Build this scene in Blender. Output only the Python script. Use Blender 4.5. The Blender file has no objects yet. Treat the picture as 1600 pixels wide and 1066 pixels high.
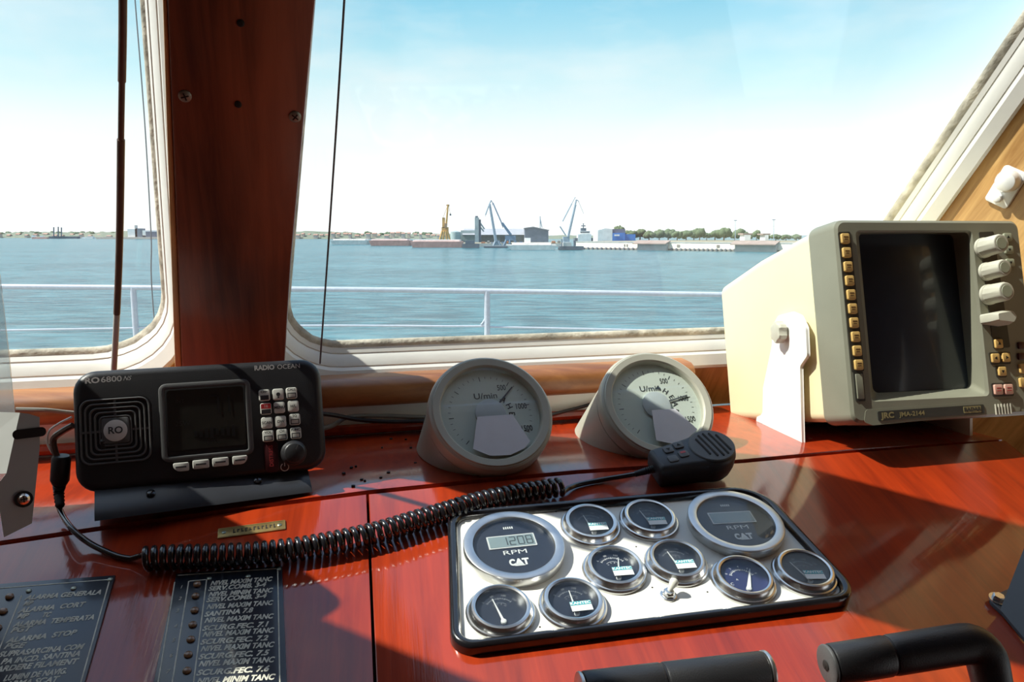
import bpy, bmesh, math, random
from mathutils import Vector, Matrix
random.seed(7)
V = Vector
PI = math.pi
SC = bpy.context.scene
COL = SC.collection

# ------------------------------------------------------------------ camera
FPX = 1232.0
PITCH = math.atan(166 / FPX)
cam_d = bpy.data.cameras.new('camera')
cam_d.sensor_width = 36.0
cam_d.lens = FPX / 1600 * 36.0
cam_d.clip_start = 0.02
cam_d.clip_end = 9000
cam = bpy.data.objects.new('camera', cam_d)
cam.rotation_euler = (PI / 2 - PITCH, 0, 0)
COL.objects.link(cam)
SC.camera = cam

# ------------------------------------------------------------------ exposure
vs = SC.view_settings
vs.view_transform = 'Standard'
vs.look = 'None'
vs.gamma = 1.0
vs.use_curve_mapping = False
vs.exposure = 0.0

# ------------------------------------------------------------------ sky
SUN = V((-0.631, -0.078, 0.772)).normalized()      # towards the sun
world = bpy.data.worlds.new('sky')
SC.world = world
world.use_nodes = True
wn = world.node_tree.nodes
wl = world.node_tree.links
wn.clear()
out = wn.new('ShaderNodeOutputWorld')
bg = wn.new('ShaderNodeBackground')
tc = wn.new('ShaderNodeTexCoord')
sep = wn.new('ShaderNodeSeparateXYZ')
wl.new(tc.outputs['Generated'], sep.inputs[0])
ramp = wn.new('ShaderNodeValToRGB')
els = ramp.color_ramp.elements
els[0].position = 0.0; els[0].color = (1.32, 1.33, 1.33, 1)
els[1].position = 1.0; els[1].color = (0.24, 0.42, 0.82, 1)
for p, c in ((0.07, (1.25, 1.28, 1.29, 1)), (0.125, (1.06, 1.14, 1.16, 1)), (0.185, (0.66, 0.98, 1.08, 1)), (0.27, (0.33, 0.74, 0.97, 1)), (0.5, (0.32, 0.57, 0.95, 1))):
    e = els.new(p); e.color = c
wl.new(sep.outputs['Z'], ramp.inputs[0])
mp = wn.new('ShaderNodeMapping')
mp.inputs['Scale'].default_value = (1.6, 1.6, 5.0)
wl.new(tc.outputs['Generated'], mp.inputs[0])
noi = wn.new('ShaderNodeTexNoise')
noi.inputs['Scale'].default_value = 1.7
noi.inputs['Detail'].default_value = 6
noi.inputs['Roughness'].default_value = 0.55
wl.new(mp.outputs[0], noi.inputs['Vector'])
cr = wn.new('ShaderNodeValToRGB')
cr.color_ramp.elements[0].position = 0.44; cr.color_ramp.elements[0].color = (0, 0, 0, 1)
cr.color_ramp.elements[1].position = 0.74; cr.color_ramp.elements[1].color = (0.8, 0.8, 0.8, 1)
wl.new(noi.outputs['Fac'], cr.inputs[0])
mix = wn.new('ShaderNodeMixRGB')
mix.inputs[2].default_value = (1.05, 1.08, 1.10, 1)
wl.new(cr.outputs[0], mix.inputs[0])
wl.new(ramp.outputs[0], mix.inputs[1])
wl.new(mix.outputs[0], bg.inputs[0])
bg.inputs[1].default_value = 1.0
# brighter haze around the sun
dn = wn.new('ShaderNodeVectorMath'); dn.operation = 'DOT_PRODUCT'; dn.inputs[1].default_value = SUN
wl.new(tc.outputs['Generated'], dn.inputs[0])
mxn = wn.new('ShaderNodeMath'); mxn.operation = 'MAXIMUM'; mxn.inputs[1].default_value = 0.0
wl.new(dn.outputs['Value'], mxn.inputs[0])
pwn = wn.new('ShaderNodeMath'); pwn.operation = 'POWER'; pwn.inputs[1].default_value = 5.0
wl.new(mxn.outputs[0], pwn.inputs[0])
gln = wn.new('ShaderNodeMixRGB'); gln.blend_type = 'ADD'; gln.inputs[2].default_value = (.75, .82, .88, 1)
wl.new(pwn.outputs[0], gln.inputs[0]); wl.new(mix.outputs[0], gln.inputs[1]); wl.new(gln.outputs[0], bg.inputs[0])
wl.new(bg.outputs[0], out.inputs[0])

# ------------------------------------------------------------------ sun
sun_d = bpy.data.lights.new('sun', 'SUN')
sun_d.energy = 8.0
sun_d.angle = 0.0093
sun_d.color = (1.0, 0.955, 0.87)
sun = bpy.data.objects.new('sun', sun_d)
sun.rotation_euler = (-SUN).to_track_quat('-Z', 'Y').to_euler()
sun.location = SUN * 30
COL.objects.link(sun)

# ------------------------------------------------------------------ measuring helpers
CF = V((0, math.cos(PITCH), -math.sin(PITCH)))
CU = V((0, math.sin(PITCH), math.cos(PITCH)))


def ray(px, py):
    return V(((px - 800) / FPX, 0, 0)) - CU * ((py - 533) / FPX) + CF


class Plane:
    def __init__(s, o, n):
        s.o = V(o); s.n = V(n).normalized()

    def at(s, px, py, h=0.0):
        r = ray(px, py)
        return r * (((s.o + s.n * h).dot(s.n)) / r.dot(s.n))

    def up(s, h):
        return Plane(s.o + s.n * h, s.n)


def frame(o, yaw, tilt):
    """local x along the face, y up the face, z out of it; tilt leans the face back"""
    a, t = math.radians(yaw), math.radians(tilt)
    X = V((math.cos(a), math.sin(a), 0))
    Z = V((math.sin(a) * math.cos(t), -math.cos(a) * math.cos(t), math.sin(t)))
    Y = Z.cross(X)
    M = Matrix(((X.x, Y.x, Z.x, o[0]), (X.y, Y.y, Z.y, o[1]), (X.z, Y.z, Z.z, o[2]), (0, 0, 0, 1)))
    return M


def loc(M, px, py, h=0.0):
    """local coordinates on the frame's face (raised by h) seen at a point of the photograph"""
    Z = M.to_3x3() @ V((0, 0, 1))
    p = Plane(M.translation, Z).at(px, py, h)
    return M.inverted() @ p


# ------------------------------------------------------------------ mesh helpers
class MB:
    def __init__(s, M=None):
        s.bm = bmesh.new(); s.M = M or Matrix()

    def v(s, p):
        return s.bm.verts.new(s.M @ V(p))

    def f(s, vs_):
        try:
            return s.bm.faces.new(vs_)
        except ValueError:
            return None

    def poly(s, pts):
        return s.f([s.v(p) for p in pts])

    def loft(s, loops, cap0=True, cap1=True, closed=True):
        L = [[s.v(p) for p in lp] for lp in loops]
        n = len(L[0])
        for a, b in zip(L[:-1], L[1:]):
            for i in range(n if closed else n - 1):
                j = (i + 1) % n
                s.f((a[i], a[j], b[j], b[i]))
        if cap0: s.f(list(reversed(L[0])))
        if cap1: s.f(L[-1])
        return s

    def ring(s, loops):                                    # closed in both directions
        L = [[s.v(p) for p in lp] for lp in loops]
        n = len(L[0]); m = len(L)
        for k in range(m):
            a, b = L[k], L[(k + 1) % m]
            for i in range(n):
                j = (i + 1) % n
                s.f((a[i], a[j], b[j], b[i]))
        return s

    def box(s, c, d, bev=0.0, R=None):
        x, y, z = d[0] / 2, d[1] / 2, d[2] / 2
        T = Matrix.Translation(c) @ (R.to_4x4() if R else Matrix())
        if bev <= 0:
            lp = [[(-x, -y, k), (x, -y, k), (x, y, k), (-x, y, k)] for k in (-z, z)]
        else:
            b = min(bev, x * .98, y * .98, z * .98)
            r1 = [(q[0], q[1]) for q in rrect(2 * x, 2 * y, b, 2)]
            r0 = [(q[0], q[1]) for q in rrect(2 * x - 2 * b, 2 * y - 2 * b, b * .02, 2)]
            lp = [[(q[0], q[1], -z) for q in r0], [(q[0], q[1], -z + b) for q in r1], [(q[0], q[1], z - b) for q in r1], [(q[0], q[1], z) for q in r0]]
        s.loft([[T @ V(q) for q in l] for l in lp])
        return s

    def prism(s, pts, z0, z1, bev=0.0, seg=2, bot=False, M=None):
        T = M or Matrix()
        loops = []
        if bot and bev: loops += [[(x, y, z0 + bev - bev * math.cos(a)) for x, y in offs(pts, -bev * (1 - math.sin(a)))] for a in [PI / 2 * k / seg for k in range(seg)]]
        loops.append([(x, y, z0 + (bev if bot else 0)) for x, y in pts])
        if bev:
            for k in range(seg + 1):
                a = PI / 2 * k / seg
                loops.append([(x, y, z1 - bev + bev * math.sin(a)) for x, y in offs(pts, -bev * (1 - math.cos(a)))])
        else:
            loops.append([(x, y, z1) for x, y in pts])
        s.loft([[T @ V(q) for q in l] for l in loops])
        return s

    def lathe(s, prof, seg=48, M=None, cap0=True, cap1=True):
        T = M or Matrix()
        s.loft([[T @ V((r * math.cos(2 * PI * k / seg), r * math.sin(2 * PI * k / seg), z)) for k in range(seg)] for r, z in prof], cap0, cap1)
        return s

    def cyl(s, p0, p1, r0, r1=None, seg=20, bev=0.0):
        p0, p1 = V(p0), V(p1)
        r1 = r0 if r1 is None else r1
        d = p1 - p0
        T = Matrix.Translation(p0) @ d.to_track_quat('Z', 'Y').to_matrix().to_4x4()
        L = d.length
        pr = [(r0, 0), (r1, L)] if bev <= 0 else [(r0 - bev, 0), (r0 - .3 * bev, .3 * bev), (r0, bev), (r1, L - bev), (r1 - .3 * bev, L - .3 * bev), (r1 - bev, L)]
        return s.lathe(pr, seg, T)

    def tube(s, pts, r, seg=10, caps=True):
        pts = [V(p) for p in pts]
        rs = r if isinstance(r, (list, tuple)) else [r] * len(pts)
        t = (pts[1] - pts[0]).normalized()
        n = t.orthogonal().normalized()
        loops = []
        for i, p in enumerate(pts):
            a = pts[max(0, i - 1)]; b = pts[min(len(pts) - 1, i + 1)]
            t2 = (b - a).normalized()
            n = (n - t2 * n.dot(t2)).normalized()
            bn = t2.cross(n)
            loops.append([p + (n * math.cos(2 * PI * k / seg) + bn * math.sin(2 * PI * k / seg)) * rs[i] for k in range(seg)])
        s.loft(loops, caps, caps)
        return s

    def bar(s, p0, p1, w, z):                               # a flat printed stroke
        p0, p1 = V((p0[0], p0[1])), V((p1[0], p1[1]))
        d = (p1 - p0).normalized(); n = V((-d.y, d.x)) * w / 2
        s.poly([(q.x, q.y, z) for q in (p0 - n, p1 - n, p1 + n, p0 + n)])
        return s

    def ball(s, c, r, sub=2, sc=(1, 1, 1)):
        T = s.M @ Matrix.Translation(c) @ Matrix.Diagonal((sc[0] * r, sc[1] * r, sc[2] * r, 1))
        bmesh.ops.create_icosphere(s.bm, subdivisions=sub, radius=1, matrix=T)
        return s

    def build(s, name, mat, parent=None, angle=38, M=None):
        me = bpy.data.meshes.new(name)
        bmesh.ops.recalc_face_normals(s.bm, faces=s.bm.faces[:])
        s.bm.to_mesh(me); s.bm.free()
        for p in me.polygons: p.use_smooth = True
        me.set_sharp_from_angle(angle=math.radians(angle))
        me.materials.append(mat)
        o = bpy.data.objects.new(name, me)
        COL.objects.link(o)
        if parent: o.parent = parent
        if M is not None: o.matrix_local = M
        return o


def rrect(w, h, r, n=5, cx=0, cy=0):
    r = min(r, w / 2 * .999, h / 2 * .999)
    pts = []
    for sx, sy, a0 in ((1, 1, 0), (-1, 1, 90), (-1, -1, 180), (1, -1, 270)):
        for k in range(n + 1):
            a = math.radians(a0 + 90 * k / n)
            pts.append((cx + sx * (w / 2 - r) + r * math.cos(a), cy + sy * (h / 2 - r) + r * math.sin(a)))
    return pts


def rpoly(corners, radii, n=6):
    """rounded polygon, corners counter-clockwise"""
    pts = []
    m = len(corners)
    for i in range(m):
        p = V((corners[i][0], corners[i][1]))
        a = V((corners[i - 1][0], corners[i - 1][1])); b = V((corners[(i + 1) % m][0], corners[(i + 1) % m][1]))
        r = radii[i] if isinstance(radii, (list, tuple)) else radii
        d1 = (a - p).normalized(); d2 = (b - p).normalized()
        ang = math.acos(max(-1, min(1, d1.dot(d2))))
        if r <= 0:
            pts += [(p.x, p.y)] * (n + 1); continue
        t = r / math.tan(ang / 2)
        c = p + (d1 + d2).normalized() * (r / math.sin(ang / 2))
        s0 = p + d1 * t; s1 = p + d2 * t
        a0 = math.atan2(s0.y - c.y, s0.x - c.x); a1 = math.atan2(s1.y - c.y, s1.x - c.x)
        da = (a1 - a0 + PI) % (2 * PI) - PI
        for k in range(n + 1):
            q = a0 + da * k / n
            pts.append((c.x + r * math.cos(q), c.y + r * math.sin(q)))
    return pts


def offs(pts, d):
    """offset a counter-clockwise outline outwards by d"""
    n = len(pts); out_ = []
    for i in range(n):
        p = V(pts[i]); a = V(pts[i - 1]); b = V(pts[(i + 1) % n])
        k = 1
        while (p - a).length < 1e-7 and k < n: k += 1; a = V(pts[i - k])
        k = 1
        while (b - p).length < 1e-7 and k < n: k += 1; b = V(pts[(i + k) % n])
        d1 = (p - a).normalized(); d2 = (b - p).normalized()
        n1 = V((d1.y, -d1.x)); n2 = V((d2.y, -d2.x))
        m_ = n1 + n2
        if m_.length < 1e-6: m_ = n1
        m_ = m_.normalized()
        c = max(.35, m_.dot(n1))
        q = p + m_ * (d / c)
        out_.append((q.x, q.y))
    return out_


def text(mb, s, size, x, y, z, ang=0.0, sx=1.0, bold=0.0, align='CENTER', shear=0.0, M=None):
    cu = bpy.data.curves.new('t', 'FONT')
    cu.body = s; cu.size = size; cu.align_x = align; cu.align_y = 'CENTER'; cu.offset = bold; cu.shear = shear
    cu.resolution_u = 3
    ob = bpy.data.objects.new('t', cu)
    me = ob.to_mesh()
    T = (M or Matrix()) @ Matrix.Translation((x, y, z)) @ Matrix.Rotation(ang, 4, 'Z') @ Matrix.Diagonal((sx, 1, 1, 1))
    vs_ = [mb.v(T @ v.co) for v in me.vertices]
    for p in me.polygons: mb.f([vs_[i] for i in p.vertices])
    ob.to_mesh_clear()
    bpy.data.objects.remove(ob); bpy.data.curves.remove(cu)


def spline(pts, n=12):
    pts = [V(p) for p in pts]
    P = [pts[0] * 2 - pts[1]] + pts + [pts[-1] * 2 - pts[-2]]
    o = []
    for i in range(1, len(P) - 2):
        for k in range(n):
            t = k / n
            a, b, c, d = P[i - 1], P[i], P[i + 1], P[i + 2]
            o.append(.5 * ((2 * b) + (c - a) * t + (2 * a - 5 * b + 4 * c - d) * t * t + (3 * b - a - 3 * c + d) * t ** 3))
    o.append(pts[-1])
    return o


def thing(name, label, cat, M=None, group=None, kind=None):
    o = bpy.data.objects.new(name, None)
    COL.objects.link(o)
    o.empty_display_size = .05
    if M is not None: o.matrix_world = M
    tag(o, label, cat, group, kind)
    return o


def tag(o, label=None, cat=None, group=None, kind=None):
    if label: o['label'] = label
    if cat: o['category'] = cat
    if group: o['group'] = group
    if kind: o['kind'] = kind
    return o


# ------------------------------------------------------------------ materials
def newmat(name):
    m = bpy.data.materials.new(name)
    m.use_nodes = True
    nt = m.node_tree
    return m, nt, nt.nodes['Principled BSDF']


def pm(name, col, rough=.5, metal=0.0, var=.08, scale=40.0, bump=0.0, bscale=200.0, coat=0.0, spec=.5, stretch=(1, 1, 1)):
    m, nt, b = newmat(name)
    b.inputs['Roughness'].default_value = rough
    b.inputs['Metallic'].default_value = metal
    b.inputs['Coat Weight'].default_value = coat
    b.inputs['Coat Roughness'].default_value = .08
    b.inputs['Specular IOR Level'].default_value = spec
    t = nt.nodes.new('ShaderNodeTexCoord')
    mpn = nt.nodes.new('ShaderNodeMapping'); mpn.inputs['Scale'].default_value = stretch
    nt.links.new(t.outputs['Object'], mpn.inputs[0])
    n = nt.nodes.new('ShaderNodeTexNoise'); n.inputs['Scale'].default_value = scale; n.inputs['Detail'].default_value = 4
    nt.links.new(mpn.outputs[0], n.inputs['Vector'])
    r = nt.nodes.new('ShaderNodeValToRGB')
    r.color_ramp.elements[0].position = .3; r.color_ramp.elements[1].position = .7
    r.color_ramp.elements[0].color = tuple(max(0, c * (1 - var)) for c in col) + (1,)
    r.color_ramp.elements[1].color = tuple(c * (1 + var) for c in col) + (1,)
    nt.links.new(n.outputs['Fac'], r.inputs[0])
    nt.links.new(r.outputs[0], b.inputs['Base Color'])
    if bump:
        n2 = nt.nodes.new('ShaderNodeTexNoise'); n2.inputs['Scale'].default_value = bscale; n2.inputs['Detail'].default_value = 3
        nt.links.new(mpn.outputs[0], n2.inputs['Vector'])
        bp = nt.nodes.new('ShaderNodeBump'); bp.inputs['Strength'].default_value = bump; bp.inputs['Distance'].default_value = .002
        nt.links.new(n2.outputs['Fac'], bp.inputs['Height'])
        nt.links.new(bp.outputs[0], b.inputs['Normal'])
    return m


def wood(name, dark, light, grain=(6, 60, 60), rough=.4, coat=0.5, crough=.12, bump=.15, scratch=0.0, rot=(0, 0, 0), big=2.0):
    """grain: mapping scale (small = the direction the grain runs)"""
    m, nt, b = newmat(name)
    b.inputs['Roughness'].default_value = rough
    b.inputs['Coat Weight'].default_value = coat
    b.inputs['Coat Roughness'].default_value = crough
    if coat > .95:
        b.inputs['Coat IOR'].default_value = 1.62
        b.inputs['Specular IOR Level'].default_value = .1
    t = nt.nodes.new('ShaderNodeTexCoord')
    mpn = nt.nodes.new('ShaderNodeMapping'); mpn.inputs['Scale'].default_value = grain; mpn.inputs['Rotation'].default_value = rot
    nt.links.new(t.outputs['Object'], mpn.inputs[0])
    n = nt.nodes.new('ShaderNodeTexNoise'); n.inputs['Scale'].default_value = 1.0; n.inputs['Detail'].default_value = 7; n.inputs['Roughness'].default_value = .62; n.inputs['Distortion'].default_value = .6
    nt.links.new(mpn.outputs[0], n.inputs['Vector'])
    n3 = nt.nodes.new('ShaderNodeTexNoise'); n3.inputs['Scale'].default_value = .22; n3.inputs['Detail'].default_value = 3
    nt.links.new(mpn.outputs[0], n3.inputs['Vector'])
    ad = nt.nodes.new('ShaderNodeMath'); ad.operation = 'ADD'
    ml = nt.nodes.new('ShaderNodeMath'); ml.operation = 'MULTIPLY'; ml.inputs[1].default_value = .5
    nt.links.new(n.outputs['Fac'], ad.inputs[0]); nt.links.new(n3.outputs['Fac'], ad.inputs[1])
    nt.links.new(ad.outputs[0], ml.inputs[0])
    r = nt.nodes.new('ShaderNodeValToRGB')
    r.color_ramp.elements[0].position = .36; r.color_ramp.elements[0].color = dark + (1,)
    r.color_ramp.elements[1].position = .62; r.color_ramp.elements[1].color = light + (1,)
    nt.links.new(ml.outputs[0], r.inputs[0])
    nt.links.new(r.outputs[0], b.inputs['Base Color'])
    bp = nt.nodes.new('ShaderNodeBump'); bp.inputs['Strength'].default_value = bump; bp.inputs['Distance'].default_value = .001
    nt.links.new(n.outputs['Fac'], bp.inputs['Height'])
    nt.links.new(bp.outputs[0], b.inputs['Normal'])
    if coat > .95:                                       # fine brush lines in the varnish
        m4 = nt.nodes.new('ShaderNodeMapping'); m4.inputs['Scale'].default_value = (700, 14, 700)
        nt.links.new(t.outputs['Object'], m4.inputs[0])
        n4 = nt.nodes.new('ShaderNodeTexNoise'); n4.inputs['Scale'].default_value = 1; n4.inputs['Detail'].default_value = 2
        nt.links.new(m4.outputs[0], n4.inputs['Vector'])
        b4 = nt.nodes.new('ShaderNodeBump'); b4.inputs['Strength'].default_value = .10; b4.inputs['Distance'].default_value = .0006
        nt.links.new(n4.outputs['Fac'], b4.inputs['Height']); nt.links.new(bp.outputs[0], b4.inputs['Normal'])
        nt.links.new(b4.outputs[0], b.inputs['Coat Normal'])
    else:
        nt.links.new(bp.outputs[0], b.inputs['Coat Normal'])
    return m


def glass(name, tint=(1, 1, 1), gloss=1.0, dirt=0.0, edge=None):
    m, nt, b = newmat(name)
    nt.nodes.remove(b)
    o = nt.nodes['Material Output']
    tr = nt.nodes.new('ShaderNodeBsdfTransparent'); tr.inputs[0].default_value = tint + (1,)
    gl = nt.nodes.new('ShaderNodeBsdfGlossy'); gl.inputs['Roughness'].default_value = .02
    lw = nt.nodes.new('ShaderNodeLayerWeight')
    pw = nt.nodes.new('ShaderNodeMath'); pw.operation = 'POWER'; pw.inputs[1].default_value = 5
    nt.links.new(lw.outputs['Facing'], pw.inputs[0])
    mu = nt.nodes.new('ShaderNodeMath'); mu.operation = 'MULTIPLY_ADD'; mu.inputs[1].default_value = .95 * gloss; mu.inputs[2].default_value = .035 * gloss
    nt.links.new(pw.outputs[0], mu.inputs[0])
    mx = nt.nodes.new('ShaderNodeMixShader')
    nt.links.new(mu.outputs[0], mx.inputs[0]); nt.links.new(tr.outputs[0], mx.inputs[1]); nt.links.new(gl.outputs[0], mx.inputs[2])
    last = mx
    if dirt:
        df = nt.nodes.new('ShaderNodeBsdfTranslucent'); df.inputs[0].default_value = (.9, .92, .9, 1)
        t = nt.nodes.new('ShaderNodeTexCoord')
        n = nt.nodes.new('ShaderNodeTexNoise'); n.inputs['Scale'].default_value = 5; n.inputs['Detail'].default_value = 6
        nt.links.new(t.outputs['Object'], n.inputs['Vector'])
        mr = nt.nodes.new('ShaderNodeMapRange'); mr.inputs[1].default_value = .35; mr.inputs[2].default_value = .75; mr.inputs[3].default_value = dirt * .4; mr.inputs[4].default_value = dirt * 1.6
        nt.links.new(n.outputs['Fac'], mr.inputs[0])
        fac = mr.outputs[0]
        if edge:                                     # salt and dust towards the leaning edge of the pane
            sx_ = nt.nodes.new('ShaderNodeSeparateXYZ'); nt.links.new(t.outputs['Object'], sx_.inputs[0])
            ma = nt.nodes.new('ShaderNodeMath'); ma.operation = 'MULTIPLY_ADD'; ma.inputs[1].default_value = -.132
            nt.links.new(sx_.outputs['Y'], ma.inputs[0]); nt.links.new(sx_.outputs['X'], ma.inputs[2])
            me_ = nt.nodes.new('ShaderNodeMapRange'); me_.inputs[1].default_value = edge[0]; me_.inputs[2].default_value = edge[1]; me_.inputs[4].default_value = edge[2]
            nt.links.new(ma.outputs[0], me_.inputs[0])
            aa = nt.nodes.new('ShaderNodeMath'); aa.operation = 'ADD'; nt.links.new(fac, aa.inputs[0]); nt.links.new(me_.outputs[0], aa.inputs[1])
            fac = aa.outputs[0]
        m2 = nt.nodes.new('ShaderNodeMixShader')
        nt.links.new(fac, m2.inputs[0]); nt.links.new(mx.outputs[0], m2.inputs[1]); nt.links.new(df.outputs[0], m2.inputs[2])
        last = m2
    nt.links.new(last.outputs[0], o.inputs[0])
    return m


M_ = {}
M_['mahogany'] = wood('varnished_mahogany', (.20, .017, .004), (.37, .034, .005), grain=(90, 6, 90), rough=.5, coat=1.0, crough=.06, bump=.14)
M_['pillar'] = wood('dark_mahogany', (.085, .020, .008), (.31, .082, .032), grain=(60, 4, 60), rough=.45, coat=.35, crough=.2)
M_['oak'] = wood('honey_oak', (.36, .17, .045), (.86, .54, .21), grain=(60, 5, 60), rough=.45, coat=.4, crough=.2)
M_['strip'] = wood('orange_wood', (.20, .065, .018), (.44, .18, .055), grain=(6, 60, 60), rough=.45, coat=.4, crough=.2)
M_['ceil'] = wood('ceiling_wood', (.055, .022, .010), (.10, .045, .02), grain=(4, 40, 40), rough=.5, coat=.2)
M_['white'] = pm('white_paint', (.86, .85, .80), .38, var=.04, scale=14, bump=.1, bscale=60)
M_['putty'] = pm('old_putty', (.60, .56, .46), .8, var=.4, scale=38, bump=.8, bscale=120)
M_['glass'] = glass('window_glass', (.96, .98, .97), .7, dirt=.013, edge=(.46, .64, .12))
M_['clear'] = glass('gauge_glass', (.97, .98, .98), .9)
M_['clear_dusty'] = glass('dusty_gauge_glass', (.97, .98, .98), .8, dirt=.09)
M_['black'] = pm('black_plastic', (.018, .018, .020), .42, bump=.12, bscale=900)
M_['black_soft'] = pm('black_rubber', (.012, .012, .014), .5, var=.2)
M_['black_gloss'] = pm('black_enamel', (.010, .010, .012), .22, coat=.6)
M_['bracket'] = pm('satin_black_metal', (.034, .036, .042), .26)
M_['charcoal'] = pm('charcoal_plastic', (.085, .085, .085), .5, bump=.1, bscale=900)
M_['mic'] = pm('slate_black_plastic', (.030, .032, .038), .45, bump=.1, bscale=900)
M_['navy'] = pm('dark_grey_paint', (.06, .065, .075), .4)
M_['lcd'] = pm('dark_screen', (.022, .022, .018), .25, coat=.3)
M_['lcd_ink'] = pm('screen_segment', (.008, .008, .008), .4)
M_['keywhite'] = pm('white_key', (.66, .66, .60), .45)
M_['keyink'] = pm('key_ink', (.03, .03, .035), .5)
M_['keyred'] = pm('red_key', (.62, .045, .05), .45)
M_['silver_print'] = pm('silver_print', (.62, .62, .60), .4)
M_['disc'] = pm('silver_disc', (.72, .72, .70), .35)
M_['redstrip'] = pm('dark_red_label', (.05, .006, .008), .4)
M_['redink'] = pm('red_ink', (.45, .05, .05), .5)
M_['taupe'] = pm('taupe_enamel', (.43, .415, .34), .38, var=.04, scale=20)
M_['dial_pale'] = pm('pale_dial', (.68, .73, .64), .55, var=.04, scale=12)
M_['ink'] = pm('dial_ink', (.045, .05, .05), .5)
M_['needle_grey'] = pm('grey_needle', (.09, .10, .11), .45)
M_['hub'] = pm('pale_hub', (.55, .60, .60), .4)
M_['paper'] = pm('paper', (.66, .66, .70), .8, var=.03)
M_['steel'] = pm('chromed_steel', (.66, .66, .65), .26, metal=1.0, var=.05)
M_['brushed'] = pm('brushed_steel', (.60, .60, .59), .34, metal=1.0, var=.08, scale=60)
M_['plate_white'] = pm('painted_plate', (.76, .75, .69), .4, var=.06, scale=18)
M_['dial_black'] = pm('black_dial', (.016, .018, .028), .4, var=.15)
M_['dial_navy'] = pm('navy_dial', (.018, .022, .085), .4)
M_['mark'] = pm('white_dial_marks', (.72, .72, .70), .5)
M_['mark_faint'] = pm('faded_dial_marks', (.22, .23, .24), .5)
M_['lcd_green'] = pm('pale_lcd', (.22, .28, .28), .3, coat=.4)
M_['sticker'] = pm('white_sticker', (.74, .77, .76), .5)
M_['cyan'] = pm('teal_print', (.03, .36, .42), .5)
M_['cream'] = pm('cream_enamel', (.80, .70, .44), .45, var=.03, scale=10)
M_['radar_grey'] = pm('greenish_grey_plastic', (.22, .22, .165), .42, var=.05, scale=20, bump=.06, bscale=800)
M_['crt'] = pm('tube_glass', (.022, .030, .046), .3, coat=.5, bump=.05, bscale=1500)
M_['radar_dark'] = pm('dark_panel', (.035, .035, .03), .45)
M_['amber'] = pm('amber_key', (.62, .40, .13), .5)
M_['amber_ink'] = pm('brown_ink', (.12, .06, .02), .5)
M_['pinkkey'] = pm('pink_key', (.62, .36, .28), .5)
M_['knobw'] = pm('ivory_knob', (.50, .49, .40), .45)
M_['greenkey'] = pm('grey_green_key', (.32, .34, .24), .5)
M_['gold_print'] = pm('dull_gold_print', (.26, .22, .10), .5)
M_['brass'] = pm('old_brass', (.42, .30, .12), .42, metal=.8, var=.25, scale=70)
M_['plateblk'] = pm('engraved_black_plate', (.010, .013, .022), .28, coat=.4, var=.2)
M_['engrave'] = pm('engraved_ivory_letters', (.60, .58, .48), .6, var=.25, scale=120)
M_['lens'] = pm('amber_lamp_lens', (.22, .12, .06), .3, coat=.5)
M_['greymetal'] = pm('grey_painted_metal', (.46, .47, .45), .42, var=.08, scale=12, bump=.1, bscale=60)
M_['screwm'] = pm('screw_metal', (.30, .32, .26), .4, metal=.9)
M_['brownrod'] = pm('brown_sheathed_rod', (.11, .058, .038), .35, var=.2)
M_['cord_grey'] = pm('thin_grey_cord', (.12, .13, .14), .6)
M_['rail'] = pm('white_rail_paint', (.42, .46, .52), .35)
M_['clip'] = pm('clear_white_plastic', (.86, .86, .84), .15, coat=.6)
M_['acryl'] = glass('acrylic_sheet', (.80, .84, .84), 1.0, dirt=.30)
M_['deck'] = pm('deck_paint', (.30, .32, .30), .6)
M_['hole'] = pm('dark_hole', (.012, .008, .006), .8)
M_['cableblk'] = pm('black_cable', (.014, .014, .015), .4)
M_['cablegrey'] = pm('grey_cable', (.20, .19, .16), .55)

# ------------------------------------------------------------------ the planes the place is built on
NCON = V((0.055, -0.317, 0.947)).normalized()
KCON = 1.25
_a, _b = .124, -2.032
_n = V((_a, 0, 0)) * -1 + CU * _b + CF        # normal of the fitted plane
CON = Plane(ray(800, 533) * KCON, -_n)
NCON = CON.n
YAW_C = math.degrees(math.atan2(NCON.x, -NCON.y))
TILT_C = math.degrees(math.asin(NCON.z))
LZ = -0.285                                    # ledge height below the eye
LEDGE = Plane((0, 1, LZ), (0, 0, 1))
NIN = V((.228, -.795, -.557)).normalized()     # wall normal, into the cabin
YS = math.radians(16)
SU = V((math.cos(YS), math.sin(YS), 0)); SU = (SU - NIN * SU.dot(NIN)).normalized()
SV = NIN.cross(SU)
WO = V((0, 1.06, 0))
WM = Matrix(((SU.x, SV.x, NIN.x, WO.x), (SU.y, SV.y, NIN.y, WO.y), (SU.z, SV.z, NIN.z, WO.z), (0, 0, 0, 1)))
SX = V((math.cos(YS), math.sin(YS), 0))        # along the front wall, level
SD = V((-math.sin(YS), math.cos(YS), 0))       # ship's forward, level


def ship(x, d, z):
    return SX * x + SD * d + V((0, 0, z))

# ================================================================== THE CABIN (setting)
T_W = .075


def outline_lw(): return rpoly([(-.944, -.219), (-.4545, -.219), (-.381, .86), (-.874, .86)], [.10, .10, .09, .09], 8)


def outline_rw(): return rpoly([(-.297, -.224), (.606, -.224), (.749, .86), (-.200, .86)], [.075, .075, .08, .08], 8)


def outline_xw(): return rpoly([(-1.66, -.219), (-1.017, -.219), (-.947, .86), (-1.66, .86)], [.10, .10, .09, .09], 8)


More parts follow.
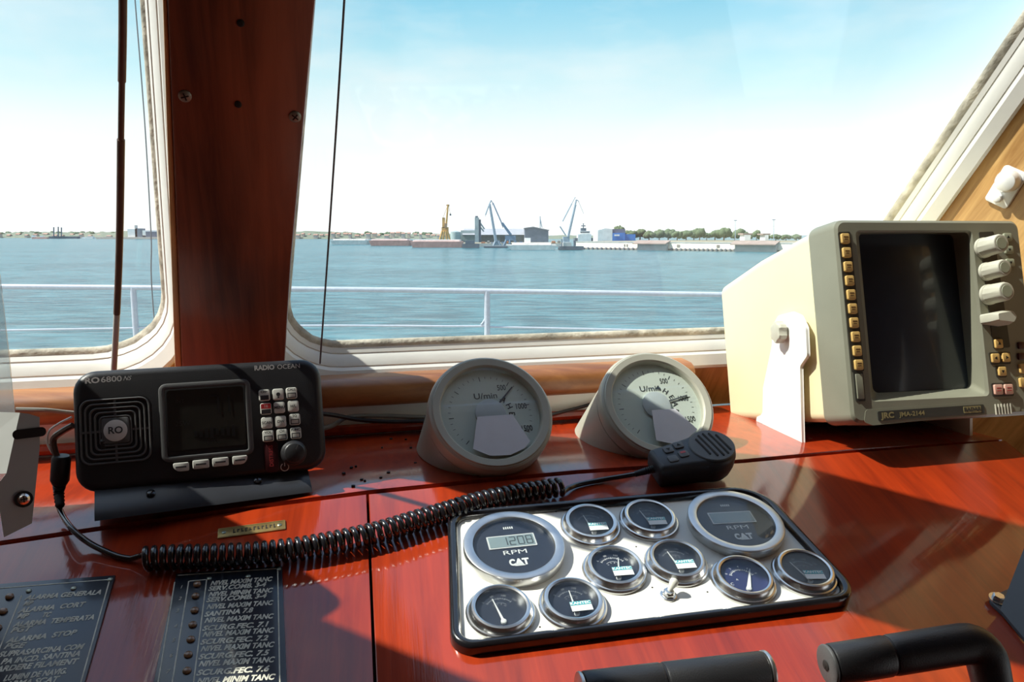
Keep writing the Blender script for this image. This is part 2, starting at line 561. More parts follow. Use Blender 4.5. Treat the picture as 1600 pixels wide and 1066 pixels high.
def holed(mb, outer, holes0, holes1, w0, w1):
    """a flat board with openings, thick from w0 to w1; the openings may flare"""
    for w, holes in ((w0, holes0), (w1, holes1)):
        edges = []
        for lp in [outer] + holes:
            vs_ = [mb.v((x, y, w)) for x, y in lp]
            for i in range(len(vs_)):
                edges.append(mb.bm.edges.new((vs_[i], vs_[(i + 1) % len(vs_)])))
        bmesh.ops.triangle_fill(mb.bm, use_beauty=True, use_dissolve=False, edges=edges)
    for l0, l1 in zip([outer] + holes0, [outer] + holes1):
        n = len(l0)
        A_ = [mb.v((x, y, w0)) for x, y in l0]; B_ = [mb.v((x, y, w1)) for x, y in l1]
        for i in range(n): mb.f((A_[i], A_[(i + 1) % n], B_[(i + 1) % n], B_[i]))
    bmesh.ops.remove_doubles(mb.bm, verts=mb.bm.verts[:], dist=1e-6)


wall = MB()
holed(wall, [(-1.80, -.36), (.85, -.36), (.98, .985), (-1.80, .985)], [rpoly([(-.976, -.281), (-.394, -.281), (-.320, .90), (-.904, .90)], [.10, .10, .09, .09], 8), offs(outline_rw(), .062), offs(outline_xw(), .034)], [offs(outline_lw(), .033), offs(outline_rw(), .036), offs(outline_xw(), .033)], -T_W, 0)
tag(wall.build('wall_front', M_['oak'], M=WM, angle=30), kind='structure')


def window(name, ol, go):
    w = thing(name, None, None, WM); tag(w, kind='structure')
    fr = MB()
    prof = [(go + .004, -.001), (go + .004, .004), (go + .001, .0055), (go - .003, .004), (go - .0145, -.010), (go - .016, -.016), (go - .0175, -.0165), (go - .024, -.026), (go - .026, -.034), (go - .0275, -.0345), (.001, -.046), (.012, -.062), (go - .001, -.062), (go - .001, -.002)]
    fr.ring([[(x, y, w_) for x, y in offs(ol, o_)] for o_, w_ in prof])
    fr.build('frame', M_['white'], w, angle=25)
    pu = MB()
    lo = []
    for o_, w_ in ((.0045, -.0405), (.001, -.0435), (-.0022, -.0480), (-.0028, -.0505), (.003, -.0505)):
        q = offs(ol, o_)
        lo.append([(x + random.uniform(-.0008, .0008), y + random.uniform(-.0011, .0011), w_) for x, y in q])
    pu.ring(lo); pu.build('putty', M_['putty'], w, angle=60)
    pa = MB(); pa.prism(offs(ol, .001), -.0555, -.0510); pa.build('pane', M_['glass'], w)
    return w


window('window_1', outline_lw(), .033)
window('window_2', outline_rw(), .036)
window('window_3', outline_xw(), .033)
mb = MB(); mb.prism([(-.452, -.34), (-.37, -.34), (-.345, -.1), (-.275, .25), (-.255, .95), (-.372, .95), (-.446, -.1)], -.150, -T_W - .001)  # unseen board outside the post, added to widen its shadow on the console
tag(mb.build('shade_board', M_['white'], M=WM), kind='structure')

# the mahogany board that covers the post between the two windows
post = MB()
pol = [(-.434, -.335), (-.308, -.335), (-.297, -.149), (-.285, .012), (-.272, .145), (-.256, .305), (-.197, .96), (-.334, .96), (-.385, .295), (-.394, .18), (-.421, -.153)]
post.prism(pol, .0060, .070, .003)
post_o = tag(post.build('trim_1', M_['pillar'], M=WM, angle=30), kind='structure')
PF = Plane(WO + NIN * .070, NIN)


ed = MB(); ed.prism([(-.442, -.335), (-.4345, -.335), (-.4215, -.153), (-.3945, .18), (-.3855, .295), (-.3345, .96), (-.3365, .96), (-.389, .295), (-.3995, .18), (-.429, -.153)], .0062, .066, .001)
ed_o = ed.build('edge_strip', M_['oak'], post_o)
ed_o['label'] = 'light oak strip along the edge of the dark post'


def screw(parent, M, r=.006, mat='screwm', name='screw', h=.002):
    s = MB(); s.lathe([(r, -.001), (r, h * .4), (r * .6, h), (.0001, h)], 16)
    o = s.build(name, M_[mat], parent, M=M)
    k = MB(); k.box((0, 0, h), (r * 1.2, r * .22, .0006)); k.box((0, 0, h), (r * .22, r * 1.2, .0006))
    k.build('slot', M_['hole'], o)
    return o


for px, py, a in ((289, 150, .3), (461, 182, .9), (376, 36, .2), (372, 163, 0)):
    q = WM.inverted() @ PF.at(px, py)
    screw(post_o, Matrix.Translation((q.x, q.y, .0702)) @ Matrix.Rotation(a, 4, 'Z'), .0062 if px in (289, 461) else .0035, 'screwm' if px in (289, 461) else 'hole', 'screw' if px in (289, 461) else 'plug')


def dW(z): return (WO.dot(NIN) - z * NIN.z) / SD.dot(NIN)


def extrude_ship(name, prof, x0, x1, mat, kind='structure', wob=0, angle=30, n=30):
    mb = MB(); loops = []
    for k in range(n + 1):
        x = x0 + (x1 - x0) * k / n
        loops.append([ship(x, d + random.uniform(-wob, wob), z + random.uniform(-wob, wob)) for d, z in prof])
    mb.loft(loops)
    return tag(mb.build(name, mat, angle=angle), kind=kind)


zt = -.2015
extrude_ship('baseboard_front', [(1.123, LZ - .004), (1.123, -.2425), (1.165, -.2425), (1.165, LZ - .004)], -1.74, .62, M_['white'])
extrude_ship('trim_2', [(1.160, -.2423), (1.114, -.2418), (1.1075, -.236), (1.105, -.226), (1.107, -.2135), (1.1125, -.2065), (1.121, -.2025), (dW(zt) - .002, -.2005), (dW(-.235) - .002, -.235)], -1.74, .62, M_['strip'], wob=.0006, angle=50)

ceil = MB(); ceil.loft([[ship(-1.85, .45, z), ship(1.9, .45, z), ship(1.9, -1.30, z), ship(-1.85, -1.30, z)] for z in (.805, .85)])
tag(ceil.build('ceiling', M_['ceil']), kind='structure')
fl = MB(); fl.loft([[ship(-1.85, 1.30, z), ship(1.9, 1.30, z), ship(1.9, -1.30, z), ship(-1.85, -1.30, z)] for z in (-1.66, -1.60)])
tag(fl.build('floor', M_['ceil']), kind='structure')
mb = MB()


def bx(x0, x1, d0, d1, z0, z1): mb.loft([[ship(x0, d0, z), ship(x1, d0, z), ship(x1, d1, z), ship(x0, d1, z)] for z in (z0, z1)])


for d0, d1, z0, z1 in ((-1.30, 1.30, -1.60, -.10), (-1.30, 1.00, -.10, .30), (-1.30, .72, .30, .60), (-1.30, .55, .60, .805)): bx(-1.82, -1.76, d0, d1, z0, z1)
tag(mb.build('wall_left', M_['pillar']), kind='structure')
# the side wall meets the front wall along the edge of the window frame and flares outwards
E0 = WO + SU * .678; E1 = WO + SU * (.678 + .132) + SV
LE = (E1 - E0).normalized()
AFT = SX * math.sin(math.radians(24)) - SD * math.cos(math.radians(24))
RN = LE.cross(AFT).normalized()
if RN.x > 0: RN = -RN
RX = LE.cross(RN)
RWM = Matrix(((RX.x, LE.x, RN.x, E0.x), (RX.y, LE.y, RN.y, E0.y), (RX.z, LE.z, RN.z, E0.z), (0, 0, 0, 1)))
RSK = RWM.inverted() @ Matrix(((AFT.x, LE.x, RN.x, E0.x), (AFT.y, LE.y, RN.y, E0.y), (AFT.z, LE.z, RN.z, E0.z), (0, 0, 0, 1)))
RWP = Plane(E0, RN)
mb = MB(RSK)


def bz(x0, x1, z0, z1):                                # a panel between two heights
    L = []
    for zz in (-.05, 0):
        L.append([(x0, z0 / LE.z, zz), (x1, z0 / LE.z, zz), (x1, z1 / LE.z, zz), (x0, z1 / LE.z, zz)])
    mb.loft(L)


bz(0, 2.6, -.335, .985 * SV.z + .02)
tag(mb.build('wall_right', M_['oak'], M=RWM), kind='structure')
mb = MB(); mb.loft([[ship(-1.85, -1.30, z), ship(1.9, -1.30, z), ship(1.9, -1.24, z), ship(-1.85, -1.24, z)] for z in (-1.6, .805)])
tag(mb.build('wall_back', M_['pillar']), kind='structure')
mb = MB(); mb.loft([[ship(-1.75, 1.16, z), ship(.9, 1.16, z), ship(.9, 1.22, z), ship(-1.75, 1.22, z)] for z in (-1.6, -.30)])
tag(mb.build('trim_3', M_['oak']), kind='structure')

# ================================================================== THE CONSOLE
CO = CON.at(574, 900)
CM = frame(CO, YAW_C, TILT_C)
CMi = CM.inverted()


def C(px, py, h=0.0): return CMi @ CON.at(px, py, h)


console = thing('helm_console', 'red varnished mahogany helm console running under the windows', 'console', CM)
seam = [CON.at(*p) for p in ((0, 848), (150, 826), (300, 806), (440, 786), (580, 768), (760, 750), (900, 737), (1040, 728), (1160, 720), (1320, 705))]
d0 = (seam[0] - seam[2]); d1 = (seam[-1] - seam[-3])
d0.z = 0; d1.z = 0
seam = [seam[0] + d0.normalized() * .90] + seam + [seam[-1] + d1.normalized() * .24]
SEAM = [CMi @ p for p in seam]
led = MB(); loops = []
for p in seam:
    x = p.dot(SX)
    bk = ship(x, 1.150, LZ)
    t_ = CMi.to_3x3() @ V((0, 0, 1))
    a = CMi @ p + V((0, .0012, .0012)); b = CMi @ bk
    loops.append([a, a + (b - a) * .02 + V((0, 0, .0008)), b, b - t_ * .03, a - t_ * .03])
led.loft(loops); led.build('ledge', M_['mahogany'], console, angle=30)
YB = -.46
jx0, jx1 = C(574, 768), C(586, 1066)


def jx(y): return jx0.x + (jx1.x - jx0.x) * (y - jx0.y) / (jx1.y - jx0.y)


def seam_y(x):
    for a, b in zip(SEAM[:-1], SEAM[1:]):
        if a.x <= x <= b.x: return a.y + (b.y - a.y) * (x - a.x) / (b.x - a.x)
    return SEAM[-1].y


def board(pts):
    mb = MB(); mb.prism(pts, -.018, 0, .0012); mb.build('front_panel', M_['mahogany'], console, angle=25)


ys = seam_y(jx0.x) - .004
left = [(jx(YB) - .0012, YB), (jx(ys) - .0012, ys)] + [(p.x, p.y - .004) for p in reversed(SEAM) if p.x < jx0.x - .01] + [(SEAM[0].x, YB)]
board(left)
right = [(jx(YB) + .0012, YB), (SEAM[-1].x, YB)] + [(p.x, p.y - .004) for p in reversed(SEAM) if p.x > jx0.x + .01] + [(jx(ys) + .0012, ys)]
board(right)
und = MB(); und.loft([[(SEAM[0].x, YB + .004, z)] + [(p.x, p.y + .02, z) for p in SEAM] + [(SEAM[-1].x, YB + .004, z)] for z in (-.028, -.0185)])
und.build('backing', M_['hole'], console)
ap = MB(CMi); e0 = CM @ V((SEAM[0].x, YB + .01, -.03)); e1 = CM @ V((SEAM[-1].x, YB + .01, -.03))
ap.loft([[V((e0.x, e0.y, z)), V((e1.x, e1.y, z)), V((e1.x - .01, e1.y + .03, z)), V((e0.x - .01, e0.y + .03, z))] for z in (-1.6, e0.z)])
ap.build('apron', M_['mahogany'], console)
# drill holes and dents in the ledge
for px, py, r in ((564, 668, .0016), (611, 686, .0022), (634, 687, .0016), (597, 700, .0014), (549, 731, .002), (537, 740, .0022), (607, 739, .0022), (595, 747, .0018), (565, 750, .002), (552, 760, .0022), (570, 752, .0015), (649, 724, .002), (642, 700, .0018), (556, 729, .0015), (866, 706, .0012), (881, 695, .0075), (894, 697, .002)):
    q = LEDGE.at(px, py, .0012)
    hole = MB(); hole.lathe([(r, 0), (r, .0016)], 14, Matrix.Translation(CMi @ (q + V((0, 0, -.0004)))) @ CMi.to_3x3().to_4x4())
    hole.build('drill_hole', M_['hole'], console)

# ================================================================== OUTSIDE
SEA = Plane((0, 100, -5), (0, 0, 1))
wm, nt, b = newmat('sea_water')
b.inputs['Roughness'].default_value = .22
b.inputs['Specular IOR Level'].default_value = .10
t = nt.nodes.new('ShaderNodeTexCoord'); mpn = nt.nodes.new('ShaderNodeMapping'); mpn.inputs['Scale'].default_value = (.55, 1.5, 1)
nt.links.new(t.outputs['Object'], mpn.inputs[0])
n1 = nt.nodes.new('ShaderNodeTexNoise'); n1.inputs['Scale'].default_value = .55; n1.inputs['Detail'].default_value = 8; n1.inputs['Roughness'].default_value = .6
nt.links.new(mpn.outputs[0], n1.inputs['Vector'])
n2 = nt.nodes.new('ShaderNodeTexNoise'); n2.inputs['Scale'].default_value = .035; n2.inputs['Detail'].default_value = 3
nt.links.new(mpn.outputs[0], n2.inputs['Vector'])
r1 = nt.nodes.new('ShaderNodeValToRGB')
r1.color_ramp.elements[0].position = .41; r1.color_ramp.elements[0].color = (.006, .062, .085, 1)
r1.color_ramp.elements[1].position = .60; r1.color_ramp.elements[1].color = (.060, .185, .22, 1)
ad = nt.nodes.new('ShaderNodeMixRGB'); ad.blend_type = 'MIX'; ad.inputs[0].default_value = .22
nt.links.new(n1.outputs['Fac'], ad.inputs[1]); nt.links.new(n2.outputs['Fac'], ad.inputs[2])
nt.links.new(ad.outputs[0], r1.inputs[0]); nt.links.new(r1.outputs[0], b.inputs['Base Color'])
bp = nt.nodes.new('ShaderNodeBump'); bp.inputs['Strength'].default_value = .9; bp.inputs['Distance'].default_value = .5
nt.links.new(n1.outputs['Fac'], bp.inputs['Height']); nt.links.new(bp.outputs[0], b.inputs['Normal'])
sea = MB(); sea.loft([[(-4000, 5, z), (4000, 5, z), (4000, 6000, z), (-4000, 6000, z)] for z in (-5.6, -5.0)])
tag(sea.build('sea', wm), 'teal harbour water with small wind waves', 'sea', kind='structure')
dk = MB(); dk.loft([[ship(-3.0, 1.32, z), ship(3.4, 1.32, z), ship(3.4, 6.0, z), ship(-3.0, 6.0, z)] for z in (-1.75, -1.62)])
tag(dk.build('deck', M_['deck']), kind='structure')
# bow railing
RD = 5.2
rail = thing('deck_railing', 'white tubular deck railing outside, between the windows and the water', 'railing', Matrix.Translation((0, RD, -1.62)))


def rp(px, py, y=RD): return Plane((0, y, 0), (0, 1, 0)).at(px, py) - V((0, RD, -1.62))


top = [rp(-260, 446), rp(200, 449.5), rp(480, 452), rp(764, 455), rp(1150, 461), rp(1560, 468)]
mb = MB(); mb.tube(spline(top, 8), .0175, 10); mb.build('top_rail', M_['rail'], rail)
mb = MB(); mb.tube(spline([rp(-260, 521), rp(200, 513), rp(480, 509), rp(740, 510), rp(752, 507), rp(759, 497)], 6), .0072, 8); mb.build('middle_rail', M_['rail'], rail)
mb = MB(); mb.tube(spline([rp(763, 511), rp(1150, 519), rp(1560, 526)], 6), .0072, 8); mb.build('middle_rail', M_['rail'], rail)
for px, pt in ((208, 449.5), (761, 455), (1400, 464), (-250, 446)):
    q = rp(px, pt)
    mb = MB(); mb.tube([q, (q.x, q.y, .2), (q.x, q.y, -.002)], .020, 10); mb.build('stanchion', M_['rail'], rail)

# ================================================================== INSTRUMENT PANEL
IP = CON
pan = thing('instrument_panel', 'white engine instrument panel with a black rounded rubber edge on the red console', 'panel', CM)
outer = rpoly([tuple(C(*p, .011)[:2]) for p in ((704, 1016), (1352, 934), (1186, 757), (699, 798))], [.020, .026, .045, .026], 8)
inner = offs(outer, -.0105)
mb = MB()
mb.ring([[(x, y, z) for x, y in offs(outer, o_)] for o_, z in ((0, .0005), (.0, .0085), (-.0012, .0115), (-.004, .013), (-.0075, .012), (-.0105, .0085), (-.0105, .0005))])
mb.build('rubber_edge', M_['black_gloss'], pan, angle=50)
mb = MB(); mb.prism(offs(outer, -.010), .0008, .0055); mb.build('face_plate', M_['plate_white'], pan)
PZ = .0055
GZ = .016                                              # height of the gauge rims, as measured
# small specks on the plate
for px, py in ((868, 806), (1050, 783), (993, 861), (1018, 925), (1104, 932), (843, 987), (1085, 778)):
    q = C(px, py, 0); mb = MB(); mb.lathe([(.0011, PZ - .0005), (.0009, PZ + .0002)], 9, Matrix.Translation((q.x, q.y, 0))); mb.build('chip', M_['hole'], pan)


def dialmarks(mb, r0, r1, a0, a1, n, w, z, every=5, long=.004):
    for k in range(n + 1):
        a = math.radians(a0 + (a1 - a0) * k / n)
        q = r0 - (long if k % every == 0 else 0)
        mb.bar((q * math.cos(a), q * math.sin(a)), (r1 * math.cos(a), r1 * math.sin(a)), w * (1.6 if k % every == 0 else 1), z)


def arc(mb, r, a0, a1, w, z, n=24):
    L = []
    for k in range(n + 1):
        a = math.radians(a0 + (a1 - a0) * k / n)
        L.append((math.cos(a), math.sin(a)))
    for p, q in zip(L[:-1], L[1:]):
        mb.poly([((r - w / 2) * p[0], (r - w / 2) * p[1], z), ((r + w / 2) * p[0], (r + w / 2) * p[1], z), ((r + w / 2) * q[0], (r + w / 2) * q[1], z), ((r - w / 2) * q[0], (r - w / 2) * q[1], z)])


def rim_frame(px, py, rot):
    q = CMi @ CON.at(px, py, GZ)
    return CM @ Matrix.Translation((q.x, q.y, PZ)) @ Matrix.Rotation(math.radians(rot), 4, 'Z')


def gauge(px, py, rot, label, dial='dial_black', dusty=False, sticker=True, needle=100, scale=1.0, marks='mark', kind=0):
    g = thing('round_gauge', label, 'gauge', rim_frame(px, py, rot), 'small round engine gauges in the instrument panel')
    R = .0232 * scale
    mb = MB()
    mb.ring([[(r * math.cos(2 * PI * k / 56), r * math.sin(2 * PI * k / 56), z) for k in range(56)] for r, z in ((R + .0092, .0002), (R + .0092, .0022), (R + .0080, .0038), (R + .0066, .0042), (R + .0062, .0050), (R + .0052, .0085), (R + .0040, .0100), (R + .0022, .0105), (R + .0004, .0098), (R - .0002, .0050), (R - .0002, .0002))])
    mb.build('bezel', M_['steel'], g, angle=32)
    mb = MB(); mb.lathe([(R, .0002), (R, .0040)], 48); mb.build('dial', M_[dial], g)
    z = .0043
    mk = MB()
    if kind == 0:
        arc(mk, R * .62, 40, 140, .0005, z); arc(mk, R * .40, 45, 135, .0004, z)
        dialmarks(mk, R * .62, R * .68, 40, 140, 12, .00035, z, 3, .0012)
        for k, tx in enumerate(('0', '50', '100', '150')):
            a = math.radians(142 - 34.7 * k); text(mk, tx, .0034, R * .80 * math.cos(a), R * .80 * math.sin(a), z, a - PI / 2)
        for k, tx in enumerate(('0', '4', '8', '10')):
            a = math.radians(140 - 33 * k); text(mk, tx, .0026, R * .28 * math.cos(a), R * .28 * math.sin(a) + .001, z, a - PI / 2)
    else:
        arc(mk, R * .52, 25, 155, .0005, z); dialmarks(mk, R * .52, R * .60, 25, 155, 16, .0004, z, 4, .0012)
        for k, tx in enumerate(('0', '2', '4', '6', '8')):
            a = math.radians(155 - 32.5 * k); text(mk, tx, .0034, R * .72 * math.cos(a), R * .72 * math.sin(a), z, a - PI / 2)
        text(mk, 'A', .0036, -R * .30, -R * .05, z); text(mk, 'C', .005, -R * .6, -R * .3, z)
    mk.build('dial_marks', M_[marks], g)
    nd = MB(); a = math.radians(needle); d = V((math.cos(a), math.sin(a))); n = V((-d.y, d.x)); by = -R * .62
    w = .0022 if kind else .0012
    nd.loft([[(n.x * w, by + n.y * w, zz), (-n.x * w, by - n.y * w, zz), (d.x * R * 1.25 - n.x * .0003, by + d.y * R * 1.25 - n.y * .0003, zz), (d.x * R * 1.25 + n.x * .0003, by + d.y * R * 1.25 + n.y * .0003, zz)] for zz in (.0050, .0055)])
    nd.lathe([(.0026, .0042), (.0026, .0060), (.0016, .0066)], 16, Matrix.Translation((0, by, 0)))
    nd.build('needle', M_['mark'], g)
    mb = MB(); mb.lathe([(R - .0004, .0078), (R - .0004, .0088)], 48); mb.build('cover_glass', M_['clear_dusty' if dusty else 'clear'], g)
    if sticker:
        st = MB(); st.box((R * .22, -R * .42, .0091), (R * .86, R * .50, .0003)); so = st.build('sticker', M_['sticker'], g)
        cy = MB(); cy.box((R * .22, -R * .27, .00935), (R * .86, R * .20, .0002)); cy.build('sticker_band', M_['cyan'], so)
        tx = MB(); text(tx, 'KANTEC', R * .20, R * .22, -R * .275, .0096, bold=.00015, sx=1.1); tx.build('sticker_lettering', M_['sticker'], so)
    return g


gauge(783, 946, 2, 'small engine gauge in the lower corner of the panel under the 1208 tachometer, no sticker', needle=101, sticker=False, marks='mark_faint')
gauge(896, 934, 2, 'small engine gauge with a sticker, next to the stickerless gauge in the corner', needle=90, marks='mark_faint')
gauge(961.6, 880.4, 0, 'small sunlit engine gauge with bright white scale arcs and sticker, beside the 1208 tachometer', needle=75)
gauge(924, 812, 0, 'small dusty engine gauge in the upper row nearest the 1208 tachometer', dusty=True, needle=100, marks='mark_faint')
gauge(1015.7, 803.7, -2, 'small dusty engine gauge in the upper row nearest the blank tachometer, under the microphone', dusty=True, needle=105, marks='mark_faint')
gauge(1058.4, 870, 0, 'small dusty sunlit engine gauge with a sticker, just above the toggle switch', dusty=True, needle=100, marks='mark_faint')
gauge(1163.6, 896.9, -4, 'small engine gauge with a navy dial and thick white needle, no sticker', dial='dial_navy', sticker=False, needle=68, kind=1)
gauge(1259.4, 885.8, -6, 'small dusty stickered gauge at the far corner of the panel, below the blank tachometer', dusty=True, needle=112, marks='mark_faint')


def tach(px, py, rot, label, digits):
    g = thing('digital_tachometer', label, 'tachometer', rim_frame(px, py, rot), 'big digital tachometers in the instrument panel')
    R = .0413
    mb = MB()
    mb.ring([[(r * math.cos(2 * PI * k / 72), r * math.sin(2 * PI * k / 72), z) for k in range(72)] for r, z in ((R + .0098, .0002), (R + .0103, .0095), (R + .0098, .0108), (R + .0085, .0114), (R + .0022, .0112), (R + .0006, .0105), (R, .0088), (R, .0002))])
    mb.build('bezel', M_['brushed'], g, angle=32)
    mb = MB(); mb.lathe([(R + .0004, .0002), (R + .0004, .0060)], 64); mb.build('dial', M_['dial_black'], g)
    z = .0064
    mb = MB(); mb.prism(rrect(.0500, .0190, .0008), .0055, z + .0004)
    lf = mb.build('display_frame', M_['silver_print'], g, M=Matrix.Translation((-.0005, .0085, 0)))
    mb = MB(); mb.prism(rrect(.0470, .0160, .0006), .0060, z + .0006); lc = mb.build('display', M_['lcd_green'], lf)
    if digits:
        tx = MB()
        for k, ch in enumerate(digits):
            seg7(tx, ch, -.008 + k * .0088, 0, .0058, .0115, .0011, z + .0008)
        tx.build('display_digits', M_['ink'], lc)
    tx = MB(); text(tx, 'RPM', .0086, -.0005, -.0078, z, sx=1.6); tx.build('unit_lettering', M_['mark'], g)
    tx = MB()
    for k in range(5): tx.box((-.0045 + k * .0022, .0295, z), (.0013, .0034, .0002))
    tx.build('scale_marks', M_['mark'], g); tx = MB()
    text(tx, 'C', .0118, -.0065, -.0225, z, sx=.72, bold=.0007); text(tx, 'A', .0118, .0005, -.0225, z, sx=.92, bold=.0007); text(tx, 'T', .0118, .0072, -.0225, z, sx=.85, bold=.0007)
    tx.build('maker_lettering', M_['mark'], g)
    tri = MB(); tri.poly([(-.0052, -.0278, z + .0002), (.0062, -.0278, z + .0002), (.0005, -.0222, z + .0002)]); tri.build('triangle_mark', M_['silver_print'], g)
    mb = MB(); mb.lathe([(R - .0003, .0086), (R - .0003, .0096)], 64); mb.build('cover_glass', M_['clear'], g)
    return g


def seg7(mb, ch, x, y, w, h, t, z):
    S = {'0': 'abcdef', '1': 'bc', '2': 'abged', '3': 'abgcd', '4': 'fgbc', '5': 'afgcd', '6': 'afgedc', '7': 'abc', '8': 'abcdefg', '9': 'abcdfg'}
    P = {'a': ((-w / 2, h / 2), (w / 2, h / 2)), 'g': ((-w / 2, 0), (w / 2, 0)), 'd': ((-w / 2, -h / 2), (w / 2, -h / 2)), 'f': ((-w / 2, 0), (-w / 2, h / 2)), 'b': ((w / 2, 0), (w / 2, h / 2)), 'e': ((-w / 2, -h / 2), (-w / 2, 0)), 'c': ((w / 2, -h / 2), (w / 2, 0))}
    for c in S.get(ch, ''):
        p, q = P[c]
        mb.bar((x + p[0], y + p[1]), (x + q[0], y + q[1]), t, z)


tach(803.4, 849.8, 3, 'big digital tachometer in a brushed steel rim showing 1208, beside the coiled cord', '1208')
tach(1149.9, 812.2, -1, 'big digital tachometer in a brushed steel rim with a blank display, below the microphone', None)

# toggle switch
q = C(1043, 938)
tg = thing('toggle_switch', 'metal bat toggle switch at the bottom of the white panel', 'switch', CM @ Matrix.Translation((q.x, q.y, PZ)))
mb = MB(); mb.lathe([(.0082, .0001), (.0082, .0012), (.0072, .0018)], 24); mb.build('washer', M_['steel'], tg)
mb = MB(); mb.lathe([(.0062, .0018), (.0062, .0045), (.0055, .0052)], 6); mb.build('nut', M_['steel'], tg, angle=20)
mb = MB(); mb.lathe([(.0042, .0050), (.0042, .0070), (.0028, .0074)], 20); mb.build('bushing', M_['steel'], tg)
mb = MB(); mb.tube([(0, 0, .0060), (.002, .0015, .0090), (.0046, .0036, .0122), (.0066, .0052, .0142), (.0076, .006, .0150)], [.0022, .0028, .0044, .0042, .0016], 16); mb.build('lever', M_['keywhite'], tg, angle=70)

# ================================================================== VHF RADIO
RM = frame(ray(310, 752) * .842, 21.4, 15)
RMi = RM.inverted()


def Rl(px, py, h=0.0): return loc(RM, px, py, h)


c_ = [Rl(108, 583), Rl(501, 558), Rl(511, 727), Rl(122, 778)]
rx0 = (c_[0].x + c_[3].x) / 2; rx1 = (c_[1].x + c_[2].x) / 2; ry1 = (c_[0].y + c_[1].y) / 2; ry0 = (c_[2].y + c_[3].y) / 2
RW_, RH_ = rx1 - rx0, ry1 - ry0; RCX, RCY = (rx0 + rx1) / 2, (ry0 + ry1) / 2
RM = RM @ Matrix.Translation((RCX, RCY, 0))
radio = thing('marine_radio', 'black marine VHF radio with a square speaker grille, dark screen and lit white keys', 'radio', RM)
mb = MB()
body = rrect(RW_, RH_, .022, 7)
loops = []
for o_, z in ((-.016, -.075), (-.012, -.078), (-.012, -.022), (-.0, -.020), (0, -.007), (-.0012, -.0035), (-.004, -.001), (-.0075, 0)):
    loops.append([(x, y, z) for x, y in offs(body, o_)])
loops = [loops[1]] + loops[2:]
mb.loft(loops); mb.build('casing', M_['black'], radio, angle=35)


def rl(px, py, h=0.0): return loc(RM, px, py, h)


# speaker grille: nested rounded squares, ribs and the silver disc
gc = rl(181, 673)
mb = MB(); mb.prism(rrect(.070, .070, .011, 5), -.0005, .0007); grille = mb.build('speaker_grille', M_['black_soft'], radio, M=Matrix.Translation((gc.x, gc.y, 0)))
for k in range(5):
    s_ = .0665 - .0088 * k
    o_ = rrect(s_, s_ * 1.02, .010 - .0012 * k, 5)
    mb = MB(); mb.ring([[(x, y, z) for x, y in offs(o_, d)] for d, z in ((0, .0005), (-.0003, .0020), (-.0010, .0025), (-.0019, .0022), (-.0024, .0005))])
    mb.build('grille_rib', M_['charcoal'], grille)
mb = MB()
for a, b_ in (((0, .0125), (0, .033)), ((0, -.0125), (0, -.033)), ((.0125, 0), (.033, 0)), ((-.0125, 0), (-.033, 0))):
    mb = MB(); mb.box(((a[0] + b_[0]) / 2, (a[1] + b_[1]) / 2, .0014), (max(.0022, abs(a[0] - b_[0])), max(.0022, abs(a[1] - b_[1])), .0016)); mb.build('grille_spoke', M_['charcoal'], grille)
mb = MB(); mb.prism(rrect(.0265, .0265, .003, 4), .0005, .0030, .0008); mb.build('badge_base', M_['charcoal'], grille)
mb = MB(); mb.lathe([(.0112, .0026), (.0112, .0034), (.0106, .0037)], 40); dsc = mb.build('badge_disc', M_['disc'], grille)
mb = MB(); text(mb, 'RO', .0100, 0, 0, .0040, bold=.0002); mb.build('badge_lettering', M_['ink'], dsc)
# screen
p0, p1 = rl(258, 612), rl(378, 603); p2 = rl(386, 692); p3 = rl(266, 708)
sw = ((p1.x - p0.x) + (p2.x - p3.x)) / 2; sh = ((p0.y - p3.y) + (p1.y - p2.y)) / 2
scx = (p0.x + p1.x + p2.x + p3.x) / 4; scy = (p0.y + p1.y + p2.y + p3.y) / 4
mb = MB(); so_ = rrect(sw + .016, sh + .020, .008, 5, 0, -.002)
mb.ring([[(x, y, z) for x, y in offs(so_, d)] for d, z in ((0, -.0005), (-.0008, .0018), (-.003, .0026), (-.0055, .0022), (-.0066, -.0005))])
mb.build('screen_surround', M_['charcoal'], radio, M=Matrix.Translation((scx, scy, 0)))
mb = MB(); mb.prism(rrect(sw, sh, .003, 4), -.0005, .0012); scr = mb.build('screen', M_['lcd'], radio, M=Matrix.Translation((scx, scy, 0)))
mb = MB()
seg7(mb, '7', .008, .014, .009, .019, .0022, .0015); seg7(mb, '1', .019, .014, .009, .019, .0022, .0015)
text(mb, '25W', .0075, -.024, -.004, .0015); text(mb, 'INT', .0055, -.026, .020, .0015)
for k in range(8): mb.box((-.012 + .0055 * k, -.016, .0014), (.0034, .006 + .002 * (k % 4), .0002))
text(mb, '16 PLUS', .006, .006, -.026, .0015)
mb.build('screen_segments', M_['lcd_ink'], scr)
